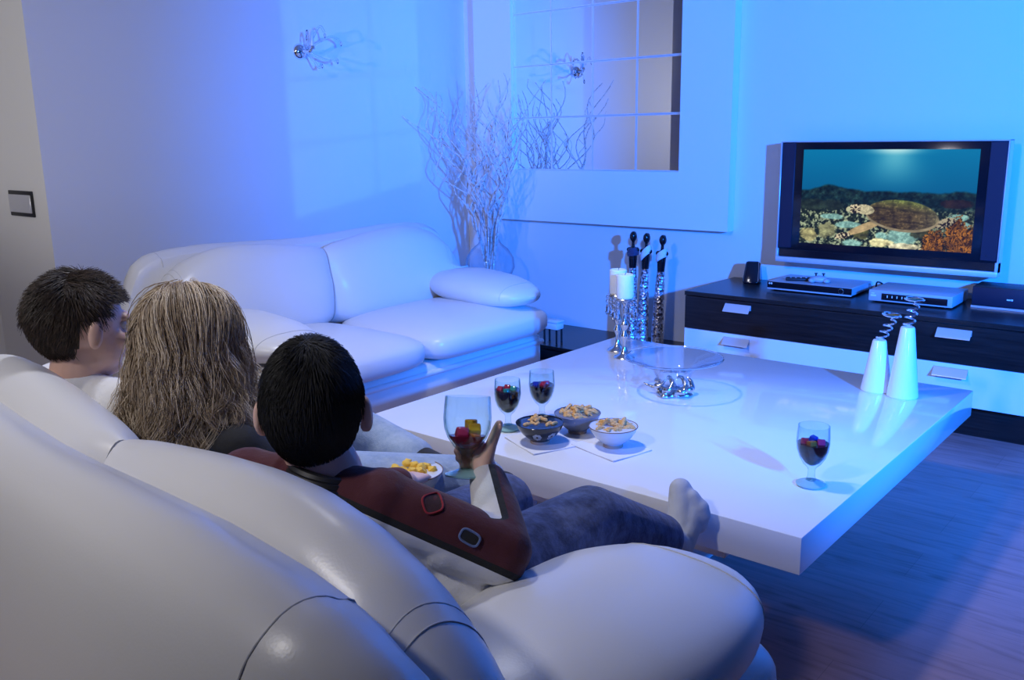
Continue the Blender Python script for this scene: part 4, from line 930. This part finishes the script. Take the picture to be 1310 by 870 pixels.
tr = MB(); tr.limb([hipR, kneeR, ank+(kneeR-ank)*.10], [.094, .068, .056]); tr.cone(hipR+V((0, .05, .0)), hipL, .09, .09); tr.cone(hipR+V((.03, .0, -.03)), kneeR+V((.015, -.05, -.03)), .075, .05)
tr.limb([hipL, kneeL, ankL+V((0, 0, .06))], [.092, .068, .050])
jn = remesh('jeans', tr, m_denim, boy, .0055, 6)
sk = MB(); sk.limb([ank+(kneeR-ank)*.12, ank, heel], [.0395, .039, .034]); sk.limb([heel, ball, toe], [.036, .038, .026]); sk.cone(heel, toe, .034, .028); sk.cone(ball+V((.024, 0, -.004)), toe+V((.032, 0, -.012)), .026, .019); sk.cone(ball+V((.018, 0, -.03)), ball+V((.022, 0, .01)), .026, .024)
so = remesh('sock', sk, m_sock, boy, .004, 5); so['label'] = 'pale grey sock with the sole against the table edge'
sk = MB(); sk.limb([ankL+V((0, 0, .05)), ankL, toeL], [.04, .038, .030]); remesh('sock', sk, m_sock, boy, .005, 4)

# the goblet he holds: nearly empty, with coloured ice
hg = goblet('nearly empty goblet with coloured ice, held up in the hand of the jersey wearer', (0, 0, 0), .085, [(-.012, -.004, .096, 2, .011, .3), (.010, -.010, .088, 3, .011, .8), (.004, .014, .090, 3, .010, .2), (-.016, .010, .082, 5, .008, .9), (-.004, -.012, .108, 2, .009, 1.2)])
for c_ in hg.children:
    if c_.name.startswith('drink'): c_.data.materials[0] = mat('pink_melt', (0.45, .04, .10), .05, **{'Transmission Weight': .6, 'IOR': 1.33})
ax_ = V((-.1116, .1935, .9747)).normalized(); qx = ax_.to_track_quat('Z', 'Y')
hg.rotation_euler = qx.to_euler(); hg.location = (-1.0225, 1.0885, .728); hg.scale = (1, 1, .86)

# ---- woman with long blond hair (middle)
wo = thing('person', 'person with long wavy blond hair in black top and pale jeans, seated in the middle', 'person', (-1.65, 1.05, .45))
O = V((-1.65, 1.05, .45)); Bh = basis((.0, 1, -.10)); hc = L_(-1.700, .985, .905)
nk, shR, shL = L_(-1.70, .965, .775), L_(-1.535, .965, .695), L_(-1.865, .985, .70)
elR, wrR, elL, wrL = L_(-1.45, 1.08, .56), L_(-1.47, 1.20, .53), L_(-1.92, 1.14, .56), L_(-1.80, 1.30, .56)
pel, hR, hL = L_(-1.68, 1.06, .56), L_(-1.58, 1.08, .555), L_(-1.78, 1.08, .555)
knR, anR, toR = L_(-1.335, 1.46, .515), L_(-1.32, 1.56, .10), L_(-1.30, 1.74, .045)
knL, anL = L_(-1.80, 1.44, .575), L_(-1.47, 1.44, .535)
b = MB(); Pw = head(b, hc, Bh, 1.0)
b.cone(hc+V((0, -.02, -.05)), nk, .048, .05); b.cone(nk, (shR+shL)/2+V((0, 0, -.02)), .05, .07); b.cone(shL, shR, .05, .05); b.cone((shL+shR)/2+V((0, .03, -.1)), pel, .11, .12); b.cone(shR, pel+V((.05, 0, 0)), .05, .10); b.cone(shL, pel+V((-.05, 0, 0)), .05, .10)
b.limb([shR, elR, wrR], [.045, .038, .026]); b.limb([shL, elL, wrL], [.045, .038, .026]); hand(b, wrL, L_(-1.74, 1.36, .565), (0, 0, -1), (.3, -1, 0), .95, .35); hand(b, wrR, L_(-1.475, 1.265, .50), (-1, 0, .3), (0, 0, 1), .95, .35)
b.limb([hR, knR, anR, toR], [.09, .058, .038, .03]); b.limb([hL, knL, anL, L_(-1.40, 1.44, .522), L_(-1.28, 1.47, .535)], [.09, .058, .038, .034, .026])
remesh('body', b, m_skin, wo, .0042, 5, .45); eyes(wo, Pw, 1.0)
tp = MB(); tp.cone(nk+V((0, 0, -.04)), (shR+shL)/2+V((0, 0, -.02)), .06, .085); tp.cone(shL, shR, .060, .060); tp.cone((shL+shR)/2+V((0, .03, -.1)), pel, .125, .135); tp.cone(shR, pel+V((.05, 0, 0)), .06, .115); tp.cone(shL, pel+V((-.05, 0, 0)), .06, .115)
tp.limb([shR, elR, elR*.15+wrR*.85], [.060, .050, .036]); tp.limb([shL, elL, elL*.15+wrL*.85], [.060, .050, .036])
remesh('top', tp, m_blackknit, wo, .006, 6)
tr = MB(); tr.limb([hR, knR, anR+V((0, 0, .07))], [.105, .072, .052]); tr.limb([hL, knL, knL*.18+anL*.82], [.105, .074, .056]); tr.cone(hL, hR, .10, .10); remesh('jeans', tr, m_ldenim, wo, .006, 6)
sh_ = MB(); sh_.limb([knL*.12+anL*.88, anL+V((.02, 0, -.004)), L_(-1.38, 1.45, .522), L_(-1.265, 1.475, .533)], [.044, .044, .042, .030]); remesh('shoe', sh_, m_shoe, wo, .0045, 5)
sh_ = MB(); sh_.limb([anR+V((0, 0, .04)), anR+V((0, -.02, -.04)), toR], [.045, .042, .034]); remesh('shoe', sh_, m_shoe, wo, .005, 5)
# long hair: guides fall from the parting over the skull to the shoulders, each with a wisp of strands round it
r_ = np.random.default_rng(11); d = sphere_dirs(900); d = d[(d[:, 2] > -.25) & ~((d[:, 1] > .55) & (d[:, 2] < .45)) & ~((d[:, 1] > .25) & (d[:, 2] < .0))]
G = len(d); Mm = 26; guides = np.zeros((G, Mm, 3)); hcn = np.array(hc); rad = np.array([.086, .102, .100])
for g_ in range(G):
    cur = d[g_].copy(); side = 1 if cur[0] > -.12 else -1; p = None; wav = r_.uniform(0, 6.28); wf = r_.uniform(16, 26); wa = r_.uniform(.008, .020)
    end = -.275+r_.uniform(-.03, .05)-.03*(cur[1] < 0); pts = []; phase = 0
    if cur[1] > .2: end += .05
    spread = r_.uniform(.0, .075)
    out_d = np.array([cur[0]*1.1+.16*side, cur[1]-.35, 0]); out_d /= np.linalg.norm(out_d)+1e-9
    for k in range(400):
        if p is None:
            tgt = np.array([side*.8, -.35 if cur[1] < .5 else -.10, -1.25]); t_ = tgt-cur*(tgt@cur); t_ /= np.linalg.norm(t_)+1e-9
            cur = cur+t_*.05; cur /= np.linalg.norm(cur); lift = 1.0+.05*min(1, k/10)
            q = cur*rad*lift; pts.append(q)
            if cur[2] < -.12: p = q.copy(); z0 = p[2]
        else:
            p = p+np.array([0, 0, -.006]); u_ = (z0-p[2])/(z0-end)
            q = p+out_d*(spread*u_**1.2+.045*u_**3*(out_d[0] < .1))+np.array([math.sin(wav+wf*u_*.55), math.cos(wav*1.7+wf*u_*.5), 0])*wa*u_**.8*1.9; pts.append(q)
            if p[2] < end: break
    pts = np.array(pts); s_ = np.concatenate([[0], np.cumsum(np.linalg.norm(np.diff(pts, axis=0), axis=1))]); u_ = np.linspace(0, s_[-1], Mm)
    guides[g_] = np.stack([np.interp(u_, s_, pts[:, k]) for k in range(3)], 1)
K = 18; off = r_.normal(0, 1, (G, K, 1, 3)); env = (.0095*np.minimum(1, .35+2.5*np.linspace(0, 1, Mm))*(1-.5*np.linspace(0, 1, Mm)**2))[None, None, :, None]
cur_ = guides[:, None]+off*env+.002*np.sin(np.linspace(0, 1, Mm)[None, None, :, None]*r_.uniform(8, 20, (G, K, 1, 1))+r_.uniform(0, 6, (G, K, 1, 3)))
cur_ = cur_.reshape(G*K, Mm, 3)+hcn+np.array([0, -.012, .020])
# keep the hair outside the shoulders and upper back
tint = np.clip(np.repeat(r_.beta(1.3, 1.5, G), K)*.75+r_.uniform(0, .3, G*K), 0, 1)
hair_object(wo, hair_cap(Pw, (.084, .103, .100), lambda a_, f_, u_: (u_ > -.45 and f_ < .0) or (u_ > .25 and f_ < .5) or u_ > .5), cur_, np.full(G*K, .0008)*r_.uniform(.7, 1.4, G*K), tint, m_hairblond)

# ---- boy in the white T-shirt (far left)
b2 = thing('person', 'person with tousled brown hair in white T-shirt at the left end of the sofa', 'person', (-1.92, 1.05, .45))
O = V((-1.92, 1.05, .45)); Bh = basis((.10, 1, -.12)); hc = L_(-1.928, .866, .926)
nk, shR, shL = L_(-1.935, .838, .828), L_(-1.815, .872, .765), L_(-2.09, .862, .765)
elR, wrR, elL, wrL = L_(-1.80, 1.05, .64), L_(-1.86, 1.23, .63), L_(-2.17, 1.02, .60), L_(-2.10, 1.2, .58)
pel, hR, hL = L_(-2.0, 1.05, .555), L_(-1.93, 1.06, .55), L_(-2.08, 1.06, .55)
knR, anR, knL, anL = L_(-1.90, 1.46, .545), L_(-1.92, 1.52, .10), L_(-2.10, 1.44, .53), L_(-2.1, 1.5, .10)
b = MB(); Pl = head(b, hc, Bh, .98)
b.cone(hc+V((0, -.02, -.045)), nk, .048, .050); b.cone(nk, (shR+shL)/2+V((0, 0, -.02)), .05, .06); b.cone(shL, shR, .046, .046); b.cone((shL+shR)/2+V((0, .03, -.08)), pel, .10, .105); b.cone(shR, pel+V((.04, 0, 0)), .05, .08); b.cone(shL, pel+V((-.04, 0, 0)), .05, .08)
b.limb([shR, elR, wrR], [.042, .034, .024]); b.limb([shL, elL, wrL], [.042, .034, .024]); hand(b, wrR, L_(-1.875, 1.30, .625), (-.3, 0, -1), (-1, 0, 0), .85, .4); hand(b, wrL, L_(-2.08, 1.27, .575), (0, 0, -1), (1, 0, 0), .85, .4)
b.limb([hR, knR, anR, L_(-1.92, 1.68, .045)], [.078, .052, .034, .027]); b.limb([hL, knL, anL, L_(-2.1, 1.66, .045)], [.078, .052, .034, .027])
remesh('body', b, m_skin, b2, .0040, 5, .45); eyes(b2, Pl, .98)
short_hair(b2, Pl, .98, m_hairbrown, 9000, .26, .12, .38, keep_short, seed=8, rad=(.081, .104, .101), r0=.0010)
ts = MB(); ts.cone(nk+V((0, .0, -.03)), (shR+shL)/2+V((0, 0, -.02)), .058, .072); ts.cone(shL, shR, .056, .056); ts.cone((shL+shR)/2+V((0, .03, -.08)), pel, .116, .125); ts.cone(shR, pel+V((.04, 0, 0)), .058, .095); ts.cone(shL, pel+V((-.04, 0, 0)), .058, .095)
ts.limb([shR, shR*.25+elR*.75], [.058, .056]); ts.limb([shL, shL*.25+elL*.75], [.058, .056]); remesh('t_shirt', ts, m_tee, b2, .005, 6)
tr = MB(); tr.limb([hR, knR, anR+V((0, 0, .06))], [.092, .066, .05]); tr.limb([hL, knL, anL+V((0, 0, .06))], [.092, .066, .05]); tr.cone(hL, hR, .09, .09); remesh('jeans', tr, m_ldenim, b2, .0055, 6)

# bowl of corn snacks resting on the middle person's lap
LB = (-1.375, 1.285, .535)
bowl('pale bowl of yellow snacks held on a lap behind the raised arm', LB, m_whtbowl, m_whtbowl, m_rimbrown)
for i in range(34):
    a_ = rng.uniform(0, 2*PI); rr = .055*math.sqrt(rng.uniform(0, 1)); p = (LB[0]+rr*math.cos(a_), LB[1]+rr*math.sin(a_), LB[2]+.046+.026*(i/34)*(1-rr/.09)+.006)
    bm = bmesh.new(); bmesh.ops.create_icosphere(bm, subdivisions=2, radius=.0115)
    for v_ in bm.verts: v_.co *= 1+.22*math.sin(v_.co.x*420+i)*math.cos(v_.co.y*390+2*i)
    tag(obj('corn_puff', MB().bm(bm, 0, Matrix.Translation(p) @ Matrix.Rotation(i, 4, 'X')), m_crisp), 'yellow corn snack heaped in the pale bowl on the lap', 'snack', 'corn snacks in the lap bowl')
